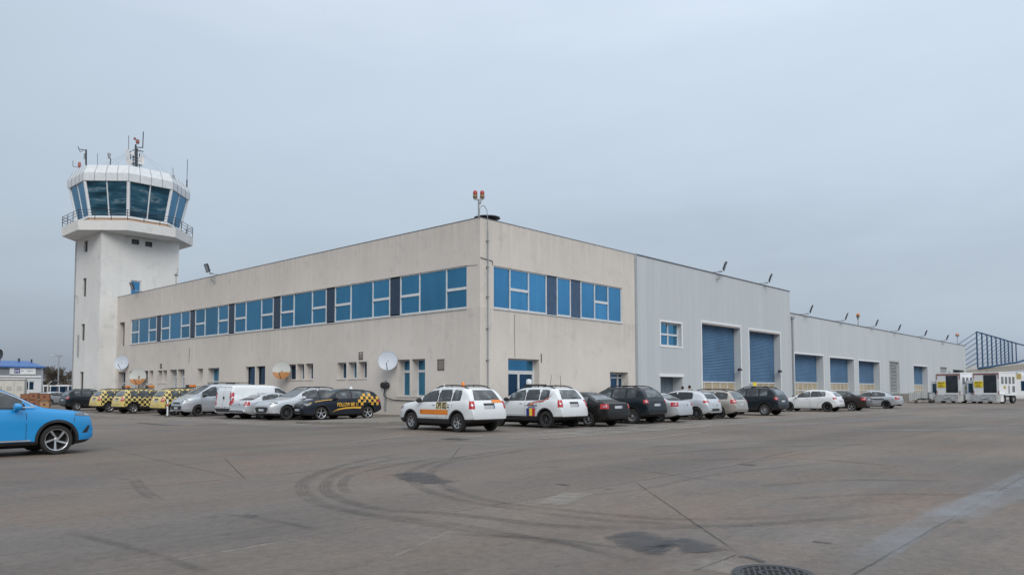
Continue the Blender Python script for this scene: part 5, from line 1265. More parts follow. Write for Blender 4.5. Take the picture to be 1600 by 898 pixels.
# ------------------------------------------------------------------ left background
def camspace(name, label, cat, px, dep, turn=0, group=None):
    p = PD(px, 610, dep); return thing(name, label, cat, (p.x, p.y, 0), CT-pi/2+turn, group)   # local x = to the right, y = away
bd = camspace('blue_roof_office', 'single-storey pale office with a blue sheet roof and a white sign over its windows', 'building', 64, 96, R(31))
UM = 96/1171
def zz(py, dep): return 1.5+(609.7-py)*dep/1171
e_, rg_ = zz(571, 96), zz(560.5, 96)
wall_m = mat('pale_clad', (.42, .44, .47), .6); 
b = MB(); wall(b, (-13, 0, 0), (1, 0, 0), (0, 1, 0), 13, zz(586.5, 96), [(10.4, 12.3, zz(608, 96), zz(593, 96), .15)]); b.add([(0, 0, 0), (0, 11, 0), (0, 11, e_), (0, 0, e_)], [(0, 1, 2, 3)])
b.build('wall', mat('white_render', (.60, .62, .64), .8), bd, fix=False)
b = MB().box((-13, -.05, zz(586.3, 96)), (0, .05, e_-.02)); 
for k in range(60): b.box((-13+k*.215, -.075, zz(586, 96)), (-12.93+k*.215, -.052, e_-.03))
b.build('clad_band', mat('grey_ribbed_band', (.25, .27, .30), .6), bd)
MB().box((-13, -.14, zz(587.5, 96)), (0, -.08, zz(586.2, 96)+.1)).build('white_trim', M['white'], bd)
MB().add([(-13.2, -.3, e_), (.4, -.3, e_), (-1.6, 4, rg_), (-13.2, 4, rg_), (.4, 11, e_), (-13.2, 11, e_)], [(0, 1, 2, 3), (1, 4, 2), (2, 4, 5, 3)]).box((-13.2, -.32, e_-.16), (.42, -.25, e_+.02)).build('roof', M['blueroof'], bd, fix=False)
MB().tube((-2.6, 3.5, rg_-.3), (-2.6, 3.5, rg_+.3), .12).tube((-1.2, 3.0, rg_-.5), (-1.2, 3.0, rg_+.2), .1).build('chimney', ds, bd)
w = make_window(bd, (-13, 0, 0), (1, 0, 0), (0, 1, 0), 10.4, 12.3, zz(608, 96), zz(593, 96), [(1, 'f'), (1, 'f'), (1, 'f')], .1, lambda r: M['pane_dark'], bar=.12)
sg_ = MB().box((-3.4, -.16, zz(583, 96)), (-.62, -.10, zz(573, 96))).build('sign', M['white'], bd)
MB().box((-2.9, -.172, zz(581.5, 96)), (-2.3, -.163, zz(574.2, 96))).build('logo_square', mat('sign_indigo', (.07, .08, .25), .5), sg_)
v, f = text_pts('M', .55); MB().add([(-2.82+a, -.178, zz(580.6, 96)+b_) for a, b_, _ in v], f).build('logo_letter', M['white'], sg_, fix=False)
v, f = text_pts('M', .42)
grey_l = mat('faint_sign_letters', (.42, .46, .50), .5)
for k, (a, b_) in enumerate(((-2.2, -1.9), (-1.55, -.9))): MB().box((a, -.170, zz(578.8, 96)), (b_, -.164, zz(576.6, 96))).build('sign_print', grey_l, sg_)
# white site containers
for i, (px, w_, lab) in enumerate(((22, 1.9, 'cream site container, right one of the pair before the blue-roofed office'), (8, 2.3, 'cream site container, left one of the pair, cut by the left edge'))):
    t = camspace('site_container', lab, 'container', px, 82, R(27), 'containers before the blue-roofed office')
    b = MB().box((-w_/2, 0, .1), (w_/2, 2.2, zz(591, 82))); b.build('body', mat('cream_panel', (.52, .51, .47), .6), t)
    for s_ in (-1, 1):
        d = MB().box((s_*w_/4-w_/4+.06, -.04, .25), (s_*w_/4+w_/4-.06, -.004, zz(593, 82))).build('door', mat('cream_door', (.57, .56, .52), .55), t)
        MB().box((s_*w_/4-w_/8, -.06, 1.6), (s_*w_/4+w_/8, -.042, 2.1)).build('louvre', mat('cream_louvre', (.42, .41, .37), .6), d)
    MB().box((-w_/2-.05, -.12, zz(591, 82)), (w_/2+.05, 2.3, zz(589.5, 82))).build('roof', M['whitedirty'], t)
# brown stacked crates
for i, (x0, x1, y1, y0, lab) in enumerate(((33, 47, 613, 630, 'lower brown crate at the left end of the crate stack, behind the blue car'), (46, 59, 611.5, 622, 'brown crate on top of the middle of the stack'), (47, 60.5, 622.2, 634, 'brown crate under the middle one of the stack'),
        (62.5, 77, 612.5, 624, 'upper brown crate of the separate right-hand pile'), (62.5, 77, 624.3, 634, 'lower tan crate of the separate right-hand pile'))):
    dep = 66+i*.02; t = camspace('crate', lab, 'crate', (x0+x1)/2, dep, R(24), 'brown crates behind the blue car')
    hw_ = (x1-x0)/2*dep/1171*.98; z1, z0 = zz(y1, dep), max(.02, zz(y0, dep)); t.location.z = z0
    if y0 > 629: z0 = .02; t.location.z = .02
    hh = z1-z0; b = MB().box((-hw_+.02, .02, .05), (hw_-.02, .8, hh-.02))
    b.build('box', M['brown'] if i != 4 else mat('tan_crate', (.36, .22, .12), .8), t)
    fr_ = MB()
    for x in (-hw_, hw_-.05): fr_.box((x, 0, 0), (x+.05, .05, hh))
    for z in (0, hh-.06): fr_.box((-hw_+.052, 0, z), (hw_-.052, .05, z+.05))
    fr_.build('edge_frame', mat('crate_edge', (.18, .08, .04), .8), t)
    MB().box((-.09, .008, hh*.4), (.09, .018, hh*.65)).build('mark', mat('crate_mark', (.12, .03, .03), .8), t)
# street lamp
t = camspace('street_lamp', 'tall grey street lamp with a long arm, between the blue-roofed office and the tower', 'street lamp', 90.5, 110)
zt = zz(553.5, 110)
MB().tube((0, 0, 0), (0, 0, zt), .12, .07).build('pole', M['steel'], t); MB().path([(.15, 0, zt-.05), (-.4, 0, zt+.02), (-.7, 0, zt+.05)], .06).build('arm', M['steel'], t)
MB().box((-1.15, -.12, zt), (-.6, .12, zt+.12)).build('lamp_head', M['whitedirty'], t); MB().box((.1, -.1, zt-.14), (.42, .1, zt+.02)).build('lamp_head', M['steel'], t)
# white glazed shelter
t = camspace('bus_shelter', 'low white framed glazed shelter left of the tower', 'shelter', 89, 93)
z1 = zz(600, 93); MB().box((-1.8, 0, z1-.12), (1.45, 1.6, z1+.06)).build('roof', M['white'], t)
b = MB()
for x in (-1.75, -.9, .2, 1.3): b.box((x, .02, 0), (x+.09, .11, z1-.12)); b.box((x, 1.45, 0), (x+.09, 1.55, z1-.12))
b.build('frame', M['white'], t); MB().box((-1.7, 1.48, .3), (1.3, 1.50, z1-.2)).build('pane', M['pane_dark'], t)
t = camspace('tipper_lifter', 'dark raised tipping bucket on a pale arm standing beside the shelter', 'machine', 81, 90)
MB().path([(-.5, 0, 0), (-.5, 0, zz(600, 90)), (0, 0, zz(594, 90))], .09).build('arm', M['whitedirty'], t)
MB().add([(-.3, -.3, zz(599, 90)), (.2, -.3, zz(600, 90)), (.62, -.3, zz(594, 90)), (.3, -.3, zz(592, 90)), (-.3, .3, zz(599, 90)), (.2, .3, zz(600, 90)), (.62, .3, zz(594, 90)), (.3, .3, zz(592, 90))],
   [(0, 1, 2, 3), (7, 6, 5, 4), (0, 4, 5, 1), (1, 5, 6, 2), (2, 6, 7, 3), (3, 7, 4, 0)]).build('bucket', M['black'], t)
# mesh fence behind
t = camspace('mesh_fence', 'dark wire fence with posts between the blue-roofed office and the tower', 'fence', 92, 101)
b = MB(); z1 = zz(598, 101)
for k in range(9): b.tube((-2.6+k*.9, 0, 0), (-2.6+k*.9, 0, z1), .05, n=5)
b.build('post', M['darksteel'], t)
b = MB()
for k in range(60): b.tube((-2.6+k*.12, 0, .1), (-2.6+k*.12, 0, z1-.1), .012, n=4, cap=False)
for k in range(8): b.tube((-2.6, 0, .2+k*(z1-.3)/8), (4.6, 0, .2+k*(z1-.3)/8), .012, n=4, cap=False)
b.build('mesh', M['darksteel'], t)
# leafless trees
def bare_tree(label, px, dep, h, seed):
    rr = random.Random(seed); t = camspace('bare_tree', label, 'tree', px, dep, 0, 'leafless trees beyond the fence')
    tr, cr = MB(), MB()
    def grow(p, d, L, r, lv):
        q = p+d*L; (tr if lv < 2 else cr).tube(p, q, r, r*.65, n=5 if lv < 2 else 3, cap=False)
        if lv >= 6: return
        for k in range(3 if lv < 5 else 4):
            e = (d+Vector((rr.uniform(-.75, .75), rr.uniform(-.75, .75), rr.uniform(-.15, .45)))).normalized()
            grow(p+d*L*rr.uniform(.55, 1), e, L*rr.uniform(.6, .8), max(r*.6, .022), lv+1)
    grow(Vector((0, 0, 0)), Vector((0, 0, 1)), h*.27, .14, 0)
    tr.build('trunk', M['bark'], t, fix=False); cr.build('crown', M['twig'], t, fix=False)
for i, (px, h, dep, lab) in enumerate(((74, 8.4, 128, 'leafless tree just right of the blue-roofed office'), (84, 8.2, 122, 'leafless tree left of the street lamp pole'), (94, 7.8, 126, 'leafless tree right of the street lamp pole'), (104, 7.0, 121, 'leafless tree between the lamp and the tower'), (113, 6.4, 124, 'leafless tree touching the tower outline'), (66, 5.4, 132, 'leafless tree partly behind the end of the blue-roofed office'), (99, 7.8, 134, 'farther leafless tree seen behind the others near the lamp'), (88, 7.6, 136, 'farther leafless tree directly behind the street lamp'))):
    bare_tree(lab, px, dep, h, i+11)
# scrub belt that closes the horizon
def scrub(name, px0, px1, dep, h, seed, n):
    rr = random.Random(seed); b = MB()
    for k in range(n):
        px = rr.uniform(px0, px1); p = PD(px, 610, dep*rr.uniform(1, 1.25)); z = h*rr.random()**.7
        s_ = rr.uniform(.25, .7); a = rr.uniform(0, pi); c = Vector((p.x, p.y, z)); u = Vector((cos(a), sin(a), rr.uniform(-.5, .5)))*s_; w_ = Vector((rr.uniform(-.4, .4), rr.uniform(-.4, .4), 1))*s_*.8
        b.add([c-u, c+w_, c+u, c-w_*.6], [(0, 1, 2, 3)])
    return tag(b.build(name, mat('scrub_'+name, (.085, .08, .06), .95, vary=.5, nscale=.4), fix=False), 'far belt of brown winter scrub along the field edge', 'scrub', kind='stuff')
scrub('scrub', -260, 150, 150, 3.6, 3, 5200)
# large dark dish at the left edge, on the blue-roofed office
t = camspace('roof_antenna', 'dark oval antenna above the blue roof, cut by the left edge of the view', 'dish', -2, 92)
t.location.z = zz(562, 92)
MB().lathe([(.001, 0), (.25, .02), (.42, .12), (.46, .2)], 20, T=Matrix.Translation((.05, 0, .75)) @ Matrix.Rotation(R(80), 4, 'X') @ Matrix.Diagonal((1, 1.5, 1, 1))).build('bowl', M['darksteel'], t, smooth=50)
MB().tube((0, 0, -.6), (0, .1, .6), .06).build('post', M['steel'], t)
# low thing in the bay in front of the silver van: white post with a reel
p = G(261.5, 651); t = thing('barrier_post', 'slim white post with a red band standing in front of the silver van', 'post', (p.x, p.y, 0))
MB().tube((0, 0, 0), (0, 0, 1.02), .045, n=10).build('post', M['white'], t); MB().tube((0, 0, .62), (0, 0, .74), .048, n=10).build('red_band', M['red'], t); MB().lathe([(.16, .002), (.16, .03), (.05, .07)], 14).build('foot', M['black'], t)
p = G(270, 648.5); t = thing('tow_dolly', 'small silver wheeled equipment trolley beside the slim white post', 'trolley', (p.x, p.y, 0), R(40))
MB().box((-.3, -.2, .25), (.3, .2, .30)).lathe([(.001, .3), (.24, .3), (.26, .4), (.22, .62), (.12, .74), (.001, .76)], 14).build('drum', M['silvertrim'], t, smooth=40)
for x in (-.25, .25):
    MB().lathe([(.12, -.04), (.15, -.02), (.15, .02), (.12, .04), (.05, .04), (.05, -.04), (.12, -.04)], 14, 'y', Matrix.Translation((x, -.22, .15))).build('wheel', M['tyre'], t)

# ------------------------------------------------------------------ right background: lifting trucks, terminal
def plain_text(txt, size, o, u, w, mt, name, parent, bold=0.0, sx=1):
    v, f = text_pts(txt, size, bold); o, u, w = Vector(o), Vector(u), Vector(w)
    return MB().add([o+u*a*sx+w*b_ for a, b_, _ in v], f).build(name, mt, parent, fix=False)
def lift_truck(px, dep, label, num, beaconpost):
    t = camspace('lift_truck', label, 'truck', px, dep, R(-58), 'white passenger lift trucks by the hangar end')
    # local: x right, y away. the box tail (with the dark roller opening) faces the camera
    zt, zb_ = 3.22, .85
    Wd, Ln = 1.29, 3.6
    sk = Matrix(((1, 0, 0, 0), (0, 1, 0, 0), (0, 0, 1, 0), (0, 0, 0, 1)))
    b = MB(); b.box((-Wd, 0, zb_), (Wd, Ln, zt)); b.build('cabin_box', M['white'], t)
    b = MB(); b.box((-Wd-.03, -.05, zt-.002), (Wd+.03, Ln, zt+.12)); b.build('roof', M['white'], t)
    fr_ = MB().box((-Wd+.02, -.05, zt-.14), (Wd-.02, -.003, zt-.04)).box((-Wd+.02, -.06, zb_), (-Wd+.08, -.004, zb_+.5)).box((Wd-.08, -.06, zb_), (Wd-.02, -.004, zb_+.5)).box((-Wd+.02, -.06, zt-.6), (-Wd+.08, -.004, zt-.15)).box((Wd-.08, -.06, zt-.6), (Wd-.02, -.004, zt-.15))
    fr_.build('tail_frame', mat('dull_red', (.28, .07, .07), .6), t)
    MB().box((-.25, -.02, zb_+.28), (Wd-.25, -.004, zt-.2)).build('rear_opening', M['opening'], t)
    MB().box((-.3, -.05, zb_+.12), (Wd-.2, -.006, zb_+.27)).build('sill_plate', M['white'], t)
    lp = MB().box((-Wd+.10, -.03, zb_+.86), (-.30, -.005, zb_+1.52)).build('number_sign', M['yellow'], t)
    plain_text('PRM', .36, (-Wd+.16, -.036, zb_+1.22), (1, 0, 0), (0, 0, 1), M['black'], 'lettering', lp, 0, 1.0)
    plain_text(num, .36, (-Wd+.20, -.036, zb_+.90), (1, 0, 0), (0, 0, 1), M['black'], 'lettering', lp, 0, 1.0)
    # right flank windows
    for k in range(4):
        y0 = .45+k*.78; MB().box((Wd+.004, y0, zt-1.15), (Wd+.02, y0+.46, zt-.40)).build('side_window', mat('smoky_pane', (.16, .17, .18), .2), t)
    MB().box((Wd+.004, 2.75, zb_+.35), (Wd+.02, 3.3, zb_+1.0)).build('side_window', mat('smoky_pane', (.16, .17, .18), .2), t)
    MB().box((Wd+.004, 1.9, zb_+.2), (Wd+.02, 2.2, zb_+1.05)).build('vent_panel', mat('vent_grey', (.3, .3, .31), .5), t)
    MB().box((Wd+.004, .9, zb_+.70), (Wd+.02, 1.4, zb_+1.02)).build('notice', mat('notice_ochre', (.45, .38, .16), .5), t)
    # chassis, scissor lift, tail lift plate
    MB().box((-1.0, .3, .45), (1.0, Ln+.4, .68)).box((-Wd-.25, .1, .62), (Wd+.05, .5, .98)).build('chassis', M['whitedirty'], t)
    sc_ = MB()
    for x in (-.9, .9): sc_.tube((x, .8, .66), (x, 3.2, .84), .06).tube((x, 3.2, .66), (x, .8, .84), .07)
    sc_.build('scissor_arm', M['steel'], t)
    MB().box((-Wd-.1, -.25, .22), (.95, -.12, .92)).box((-Wd-.1, -.12, .22), (-Wd+.1, .3, .9)).tube((-.3, -.28, .5), (.3, -.28, .62), .05).box((.3, -.3, .35), (.7, -.26, .5)).build('tail_lift', mat('tail_lift_grey', (.42, .44, .46), .5, vary=.3), t)
    MB().box((1.0, -.1, .2), (1.45, .5, .95)).box((1.0, .0, .95), (1.5, 1.2, 1.0)).build('mudguard', M['whitedirty'], t)
    for y in (1.0, 3.1):
        for s_ in (-1, 1):
            w_ = MB().lathe([(.25, -.14), (.44, -.14), (.47, -.1), (.47, .1), (.44, .14), (.25, .14), (.25, -.14)], 20, 'y', Matrix.Rotation(R(90), 4, 'Z')).build('wheel', M['tyre'], t, smooth=40); w_.location = (s_*1.12, y, .47)
            MB().lathe([(.001, -.05), (.24, -.09), (.26, .1), (.001, .1)], 16, 'y', Matrix.Rotation(R(90), 4, 'Z')).build('rim', M['steel'], w_, smooth=40)
    # driver's cab beyond the box, offset left, with a ladder and mirror in view
    MB().box((-Wd-1.3, 1.2, .5), (-Wd-.01, 3.2, 2.45)).box((-Wd-1.0, .3, .35), (-Wd-.02, 1.198, 1.0)).build('driver_cab', M['white'], t)
    MB().box((-Wd-1.1, 1.17, 1.15), (-Wd-.5, 1.19, 2.15)).build('cab_window', M['pane_dark'], t)
    ld = MB()
    for z in [1.7+.28*k for k in range(6)]: ld.box((-Wd-.34, .5, z), (-Wd-.02, .54, z+.03))
    ld.box((-Wd-.36, .5, 1.5), (-Wd-.33, .54, 3.2)).build('ladder', M['steel'], t)
    MB().box((-Wd-.28, .08, .98), (-Wd-.14, .12, 1.65)).build('black_panel', M['black'], t)
    MB().lathe([(.06, 0), (.06, .1), (.001, .12)], 10, T=Matrix.Translation((.1, .1, zt+.12))).build('beacon', ds, t)
    if beaconpost: MB().box((Wd+.05, 3.62, zt-.65), (Wd+.5, 3.68, zt-.05)).build('yellow_plate', mat('worn_yellow_plate', (.50, .40, .16), .6), t)
    return t
lift_truck(1482, 83, 'white passenger lift truck marked PRM 004, next to the far end of the low hangar', '004', False)
lift_truck(1541, 79.5, 'white passenger lift truck marked PRM 005 with a worn yellow plate, at the right edge', '005', True)
t = camspace('white_bus', 'white high-roofed vehicle behind the second lift truck, cut by the right edge', 'bus', 1593, 100, R(-25))
MB().box((-.4, 0, .5), (9, 3, 3.4)).prism([(-.1, .2), (9, .2), (9, 2.8), (-.1, 2.8)], 3.4, 3.8).build('body', M['white'], t)
MB().box((.2, -.03, 1.3), (9, -.003, 2.6)).build('window_band', M['pane_dark'], t)
for x in (1.2, 6.5): MB().lathe([(.2, -.12), (.44, -.12), (.46, 0), (.44, .12), (.2, .12), (.2, -.12)], 18, 'y', Matrix.Translation((x, 0, .46))).build('wheel', M['tyre'], t)
MB().box((-.42, -.04, .3), (9, -.004, .75)).build('skirt', M['whitedirty'], t)
# caged liquid tanks and bits by the hangar plinth
def tank(px, dep, label, s_=1.0):
    t = camspace('caged_tank', label, 'tank', px, dep, R(-25), 'caged tanks by the low hangar')
    MB().box((-.56*s_, .04, .18), (.56*s_, .96, 1.12)).build('bladder', mat('tank_plastic', (.55, .57, .57), .5, vary=.2, nscale=2), t)
    c = MB()
    for k in range(7): c.tube((-.6*s_+k*.2*s_, 0, .14), (-.6*s_+k*.2*s_, 0, 1.16), .014, n=5)
    for k in range(6): c.tube((-.6*s_, 0, .16+k*.2), (.6*s_, 0, .16+k*.2), .014, n=5); c.tube((.6*s_, 0, .16+k*.2), (.6*s_, 1, .16+k*.2), .014, n=5); c.tube((-.6*s_, 0, .16+k*.2), (-.6*s_, 1, .16+k*.2), .014, n=5)
    c.build('cage', M['steel'], t)
    MB().box((-.6*s_, 0, .02), (.6*s_, 1, .13)).build('pallet', mat('pallet_grey', (.20, .18, .15), .8), t); MB().lathe([(.12, 0), (.12, .06), (.001, .07)], 12, T=Matrix.Translation((0, .5, 1.12))).build('cap', M['black'], t)
tank(1429, 84, 'white caged tank nearest the last silver saloon, by the low hangar plinth')
tank(1440, 85, 'white caged tank in the middle of the row by the low hangar')
tank(1451, 86, 'caged tank of the row standing next to the lift truck')
t = camspace('hand_trolley', 'low steel trolley loaded with hoses in front of the caged tanks', 'trolley', 1443, 81, R(-20))
MB().box((-1.0, 0, .30), (.9, .8, .36)).path([(.9, .4, .33), (1.3, .4, .9)], .03).build('deck', mat('trolley_brown', (.16, .13, .10), .8), t)
MB().path([(-.6, .1, .42), (-.3, .5, .5), (.1, .1, .45), (.4, .6, .52), (.7, .2, .42)], .07).build('hose', M['black'], t)
for x in (-.75, .65): MB().lathe([(.06, -.05), (.17, -.05), (.17, .05), (.06, .05), (.06, -.05)], 14, 'y', Matrix.Translation((x, 0, .17))).build('wheel', M['tyre'], t)
# terminal canopy with the blue steel frame of masts
tm = camspace('terminal_building', 'terminal building beyond the lift trucks with a pale canopy and dark glazing', 'building', 1510, 150, R(0))
K = 150/1171
def tz(py, dep=150): return 1.5+(609.7-py)*dep/1171
MB().add([(0, 0, tz(587)), (14, 0, tz(578.0)), (14, 0, tz(568.5)), (0, 0, tz(580.5)), (0, 30, tz(587)), (14, 30, tz(578)), (14, 30, tz(568.5)), (0, 30, tz(580.5))], [(0, 1, 2, 3), (7, 6, 5, 4), (3, 2, 6, 7), (0, 4, 5, 1), (0, 3, 7, 4), (1, 5, 6, 2)]).build('canopy', mat('canopy_stone', (.30, .285, .255), .7), tm)
MB().box((-2, 3, 0), (16, 4, tz(586))).build('glazing', M['pane_dark'], tm)
b = MB()
for k in range(8): b.box((.5+k*1.9, 2.9, 0), (.65+k*1.9, 2.99, tz(583)))
b.build('mullions', M['steel'], tm)
MB().box((-2.5, 3.5, 0), (30, 30, tz(590))).build('hall', mat('hall_grey', (.22, .23, .25), .7), tm)
MB().box((4.0, -.2, tz(596)), (4.5, 0, tz(571))).build('sign_bracket', M['steel'], tm) if False else None
fr_t = camspace('steel_mast_frame', 'blue steel frame of tall upright masts with slanting stays above the terminal canopy', 'steel frame', 1529, 150)
cols = [(1529, 519, 576), (1537, 521, 575), (1545, 523.5, 574), (1552, 525.5, 573), (1559, 527.5, 571.5), (1566, 529.5, 570.5), (1572, 531.5, 569.5), (1578, 533.5, 568.5), (1584, 535, 567.8), (1590, 537, 567)]
for i, (px, y1, y0) in enumerate(cols):
    x = (px-1529)*K; r_ = .105-.003*i
    MB().box((x-r_, -r_, tz(y0)), (x+r_, r_, tz(y1))).build('mast', M['bluesteel'], fr_t)
MB().path([((px-1529)*K, 0, tz(y1+.8)) for px, y1, _ in cols]+[((1606-1529)*K, 0, tz(542))], .13).build('top_rail', M['bluesteel'], fr_t)
MB().path([((px-1529)*K, -.1, tz(y0+1.0)) for px, _, y0 in cols]+[((1606-1529)*K, -.1, tz(563))], .20).build('base_rail', M['bluesteel'], fr_t)
def stay_y(px):  # stays climb from left to right in front of the masts, fading out to the right
    return 0
for k in range(8):
    xs_ = 1507+0; ya = 541+k*8.2; yb = 520+k*8.0
    st = MB(); xa, xb = (1507-1529)*K, 0
    if k < 7:
        if ya > 577: xa = (1507+(ya-577)*1.1-1529)*K; ya = 577
        st.tube((xa, 2.5, tz(ya)), (xb, 0, tz(yb)), .07, n=6)
    y_ = yb
    for i in range(1, min(10, 9)):
        c0, c1 = cols[i-1], cols[i]
        top0 = c1[1]+(k)*(c1[2]-c1[1])/7.2+.3
        lo = min(top0+5.5, c0[2])
        if top0 < c1[2]-1: st.tube(((c0[0]-1529)*K+.1, .15, tz(lo)), ((c1[0]-1529)*K, .05, tz(top0)), .05, n=5)
    if st.v: st.build('stay', mat('stay_blue', (.06, .13, .24), .5), fr_t)
scrub('distant_scrub', 1500, 1800, 260, 4, 9, 1500)

# ------------------------------------------------------------------ two people talking by the side door
def skin_mesh(name, chains, parent, mt, sub=2):
    """chains: list of lists of (x, y, z, rx, ry); joined where points repeat"""
    me = bpy.data.meshes.new(name); V = []; E_ = []; Rd = []; idx = {}
    for ch in chains:
        prev = None
        for (x, y, z, r1, r2) in ch:
            k = (round(x, 4), round(y, 4), round(z, 4))
            if k not in idx: idx[k] = len(V); V.append((x, y, z)); Rd.append((r1, r2))
            if prev is not None and prev != idx[k]: E_.append((prev, idx[k]))
            prev = idx[k]
    me.from_pydata(V, E_, []); o = bpy.data.objects.new(name, me); C.objects.link(o)
    o.modifiers.new('s', 'SKIN'); 
    if not me.skin_vertices: 
        bpy.context.view_layer.objects.active = o
    sv = me.skin_vertices[0].data
    for i, r_ in enumerate(Rd): sv[i].radius = r_
    sv[0].use_root = True
    m2 = o.modifiers.new('u', 'SUBSURF'); m2.levels = sub; m2.render_levels = sub
    dg = bpy.context.evaluated_depsgraph_get(); e = o.evaluated_get(dg); nm = bpy.data.meshes.new_from_object(e, depsgraph=dg)
    bpy.data.objects.remove(o); bpy.data.meshes.remove(me)
    nm.materials.clear(); nm.materials.append(mt); nm.shade_smooth(); return link(name, nm, parent)
def person(loc, rz, label, height=1.78, turn=0.0, armbend=.2):
    t = thing('person', label, 'person', loc, rz, 'people by the hangar side door'); k = height/1.78
    s_ = lambda ch: [(x*k, y*k, z*k, a*k, b_*k) for x, y, z, a, b_ in ch]
    # facing +x; y to the left
    pel = (0, 0, .95, .13, .15); bd = [s_([pel, (0, 0, 1.12, .11, .14), (.0, 0, 1.32, .12, .17), (-.01, 0, 1.45, .09, .12), (0, 0, 1.53, .055, .055), (.01, 0, 1.60, .055, .055)])]
    for s2 in (1, -1):
        bd.append(s_([pel, (0, .10*s2, .88, .09, .09), (.02, .11*s2, .50, .062, .062), (0, .12*s2, .10, .042, .042), (.01, .12*s2, .05, .045, .05), (.15, .135*s2, .03, .03, .045)]))
        bd.append(s_([(-.01, 0, 1.45, .09, .12), (-.01, .19*s2, 1.42, .055, .055), (-.02, .25*s2, 1.14, .043, .043), (.10+armbend*.3, .23*s2, .92+armbend*.4, .033, .033), (.14+armbend*.35, .22*s2, .87+armbend*.45, .032, .022)]))
        for f_ in range(4):
            y = (.205+.016*f_)*s2; x = .14+armbend*.35; z = .87+armbend*.45
            bd.append(s_([(x, .22*s2, z, .032, .022), (x+.045, y, z-.03, .011, .011), (x+.06, y, z-.065-.006*(f_ % 3), .009, .009), (x+.05, y, z-.09, .008, .008)]))
        x = .14+armbend*.35; z = .87+armbend*.45
        bd.append(s_([(x, .22*s2, z, .032, .022), (x+.04, .19*s2, z+.01, .011, .011), (x+.07, .185*s2, z-.01, .009, .009)]))
    body = skin_mesh('body', bd, t, M['skin'], 1)
    hz = 1.665*k
    T = Matrix.Translation((.015*k, 0, hz)) @ Matrix.Rotation(turn, 4, 'Z')
    hm = bmesh.new(); bmesh.ops.create_uvsphere(hm, u_segments=20, v_segments=14, radius=1)
    for v in hm.verts:
        x, y, z = v.co; w_ = 1-.22*max(0, -z); v.co = Vector((x*.098*w_+(.010 if x > 0 and z < -.3 else 0), y*.078*w_, z*.118))*k
        if x > .85 and abs(y) < .22 and -.35 < z < .1: v.co.x += .020*k      # nose
        if x > .75 and .1 < abs(y) < .45 and .0 < z < .3: v.co.x -= .008*k   # eye sockets
    me = bpy.data.meshes.new('head'); hm.to_mesh(me); hm.free(); me.transform(T); me.materials.append(M['skin']); me.shade_smooth(); link('head', me, t)
    for s2 in (1, -1):
        MB().lathe([(.001, .008), (.026, .006), (.03, -.004), (.001, -.01)], 10, T=T @ Matrix.Translation((.0, .078*s2*k, -.005)) @ Matrix.Rotation(R(90*s2), 4, 'X')).build('ear', M['skin'], t, smooth=60)
        MB().lathe([(.001, .006), (.009, .003), (.010, 0)], 8, T=T @ Matrix.Translation((.086*k, .032*s2*k, .012)) @ Matrix.Rotation(R(90), 4, 'Y')).build('eye', M['black'], t)
    MB().add([T @ Vector(p)*1 for p in ((.094*k, -.024, -.052), (.094*k, .024, -.052), (.094*k, .018, -.060), (.094*k, -.018, -.060))], [(0, 1, 2, 3)]).build('mouth', mat('lips', (.30, .12, .10), .6), t)
    hm = bmesh.new(); bmesh.ops.create_uvsphere(hm, u_segments=20, v_segments=14, radius=1)
    bmesh.ops.delete(hm, geom=[v for v in hm.verts if v.co.z < -.45 or (v.co.x > .45 and v.co.z < .42) or (v.co.x > .0 and v.co.z < -.05)], context='VERTS')
    for v in hm.verts: v.co = Vector((v.co.x*.108-.006, v.co.y*.088, v.co.z*.127+.004))*k
    me = bpy.data.meshes.new('hair'); hm.to_mesh(me); hm.free(); me.transform(T); me.materials.append(M['hair']); me.shade_smooth(); link('hair', me, t)
    jk = [s_([(0, 0, .86, .16, .185), (0, 0, 1.0, .15, .175), (0, 0, 1.15, .14, .17), (0, 0, 1.33, .15, .20), (-.01, 0, 1.46, .11, .14), (0, 0, 1.53, .072, .078)])]
    for s2 in (1, -1): jk.append(s_([(-.01, 0, 1.46, .11, .14), (-.01, .20*s2, 1.42, .078, .078), (-.02, .262*s2, 1.14, .065, .065), (.09+armbend*.28, .235*s2, .945+armbend*.37, .052, .052)]))
    skin_mesh('jacket', jk, t, M['jacket'], 1)
    tz_ = []
    for s2 in (1, -1): tz_.append(s_([(0, 0, .95, .145, .16), (0, .10*s2, .86, .11, .11), (.02, .112*s2, .50, .085, .085), (0, .12*s2, .12, .07, .07)]))
    skin_mesh('trousers', tz_, t, M['trouser'], 1)
    for s2 in (1, -1):
        MB().lathe([(.05, .10), (.055, .02), (.06, .0)], 12, T=Matrix.Translation((0, .12*s2*k, 0)) @ Matrix.Scale(k, 4)).add([(-.07*k, (.12*s2-.05)*k, 0), (.20*k, (.135*s2-.05)*k, 0), (.20*k, (.135*s2+.05)*k, 0), (-.07*k, (.12*s2+.05)*k, 0), (-.06*k, (.12*s2-.04)*k, .08), (.19*k, (.135*s2-.04)*k, .045), (.19*k, (.135*s2+.04)*k, .045), (-.06*k, (.12*s2+.04)*k, .08)],
            [(0, 1, 5, 4), (1, 2, 6, 5), (2, 3, 7, 6), (3, 0, 4, 7), (4, 5, 6, 7)]).build('shoe', M['black'], t)
    return t
p = PY(1066.5, 606, -5.2); person((p.x, p.y, .002), R(20), 'person in a dark jacket, left one of the pair, facing the other', 1.74, 0)
p = PY(1077.5, 606, -5.5); person((p.x, p.y, .002), R(75), 'person in a dark jacket, right one of the pair, seen from behind', 1.80, 0)

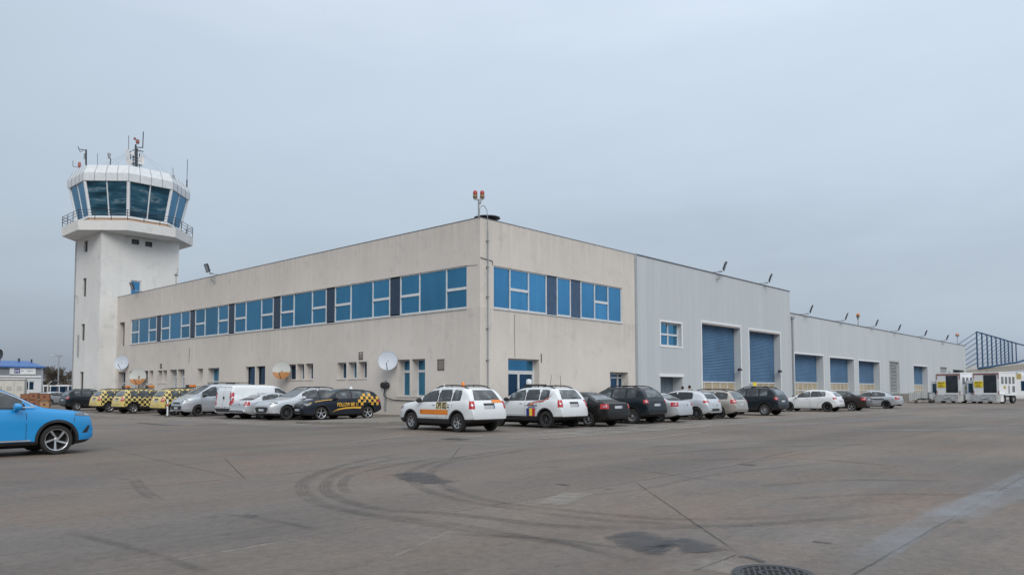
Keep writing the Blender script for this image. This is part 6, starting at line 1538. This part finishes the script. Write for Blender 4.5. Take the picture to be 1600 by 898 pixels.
#@@WORLD
w = bpy.data.worlds.new('World'); sc.world = w; w.use_nodes = True; n = w.node_tree; bg = n.nodes['Background']
SUN_EL, SUN_AZ = R(38), R(234)     # direction towards the sun, azimuth measured from +x
sky = n.nodes.new('ShaderNodeTexSky'); sky.sky_type = 'NISHITA'; sky.sun_disc = False; sky.sun_elevation = SUN_EL; sky.sun_rotation = R(90)-SUN_AZ
sky.air_density = 1.5; sky.dust_density = 4
tc = n.nodes.new('ShaderNodeTexCoord'); s = n.nodes.new('ShaderNodeSeparateXYZ'); n.links.new(tc.outputs['Generated'], s.inputs[0])
cl = noise(n, 1.3, 5, .55, tc.outputs['Generated'], (1, 1, 3.2))
cl2 = noise(n, 3.5, 5, .6, tc.outputs['Generated'], (1, 1, 4))
z = mathn(n, 'ADD', s.outputs['Z'], mathn(n, 'MULTIPLY', mathn(n, 'SUBTRACT', cl, .5), .27))
z = mathn(n, 'ADD', z, mathn(n, 'MULTIPLY', mathn(n, 'SUBTRACT', cl2, .5), .08))
# overcast cloud layer: darker towards the horizon, brightest overhead
deck = ramp(n, z, [(0, (2.8, 3.2, 3.8)), (.09, (3.9, 4.6, 5.5)), (.22, (5.2, 6.1, 7.15)), (.42, (6.2, 7.2, 8.4)), (.62, (8.5, 9.4, 10.3)), (1, (13, 13.6, 14.2))])
# towards the east (right of the view) the deck is a little lighter
ex = mathn(n, 'ADD', .96, mathn(n, 'MULTIPLY', s.outputs['X'], .14)); ey = mathn(n, 'ADD', ex, mathn(n, 'MULTIPLY', s.outputs['Y'], -.12))
cmb = n.nodes.new('ShaderNodeVectorMath'); cmb.operation = 'SCALE'; n.links.new(deck, cmb.inputs[0]); n.links.new(ey, cmb.inputs['Scale'])
mx = n.nodes.new('ShaderNodeMix'); mx.data_type = 'RGBA'; mx.inputs['Factor'].default_value = .9
n.links.new(sky.outputs[0], mx.inputs[6]); n.links.new(cmb.outputs[0], mx.inputs[7]); n.links.new(mx.outputs[2], bg.inputs['Color'])
bg.inputs['Strength'].default_value = .107
sd = bpy.data.lights.new('sun', 'SUN'); sd.energy = 1.5; sd.angle = R(35); sd.color = (1, .96, .90)
so_ = bpy.data.objects.new('sun', sd); C.objects.link(so_)
dv = Vector((cos(SUN_EL)*cos(SUN_AZ), cos(SUN_EL)*sin(SUN_AZ), sin(SUN_EL)))
so_.rotation_euler = dv.to_track_quat('Z', 'Y').to_euler()
sc.view_settings.view_transform = 'Standard'; sc.view_settings.look = 'None'; sc.view_settings.exposure = 0; sc.view_settings.gamma = 1
sc.render.resolution_x = 1024; sc.render.resolution_y = 574
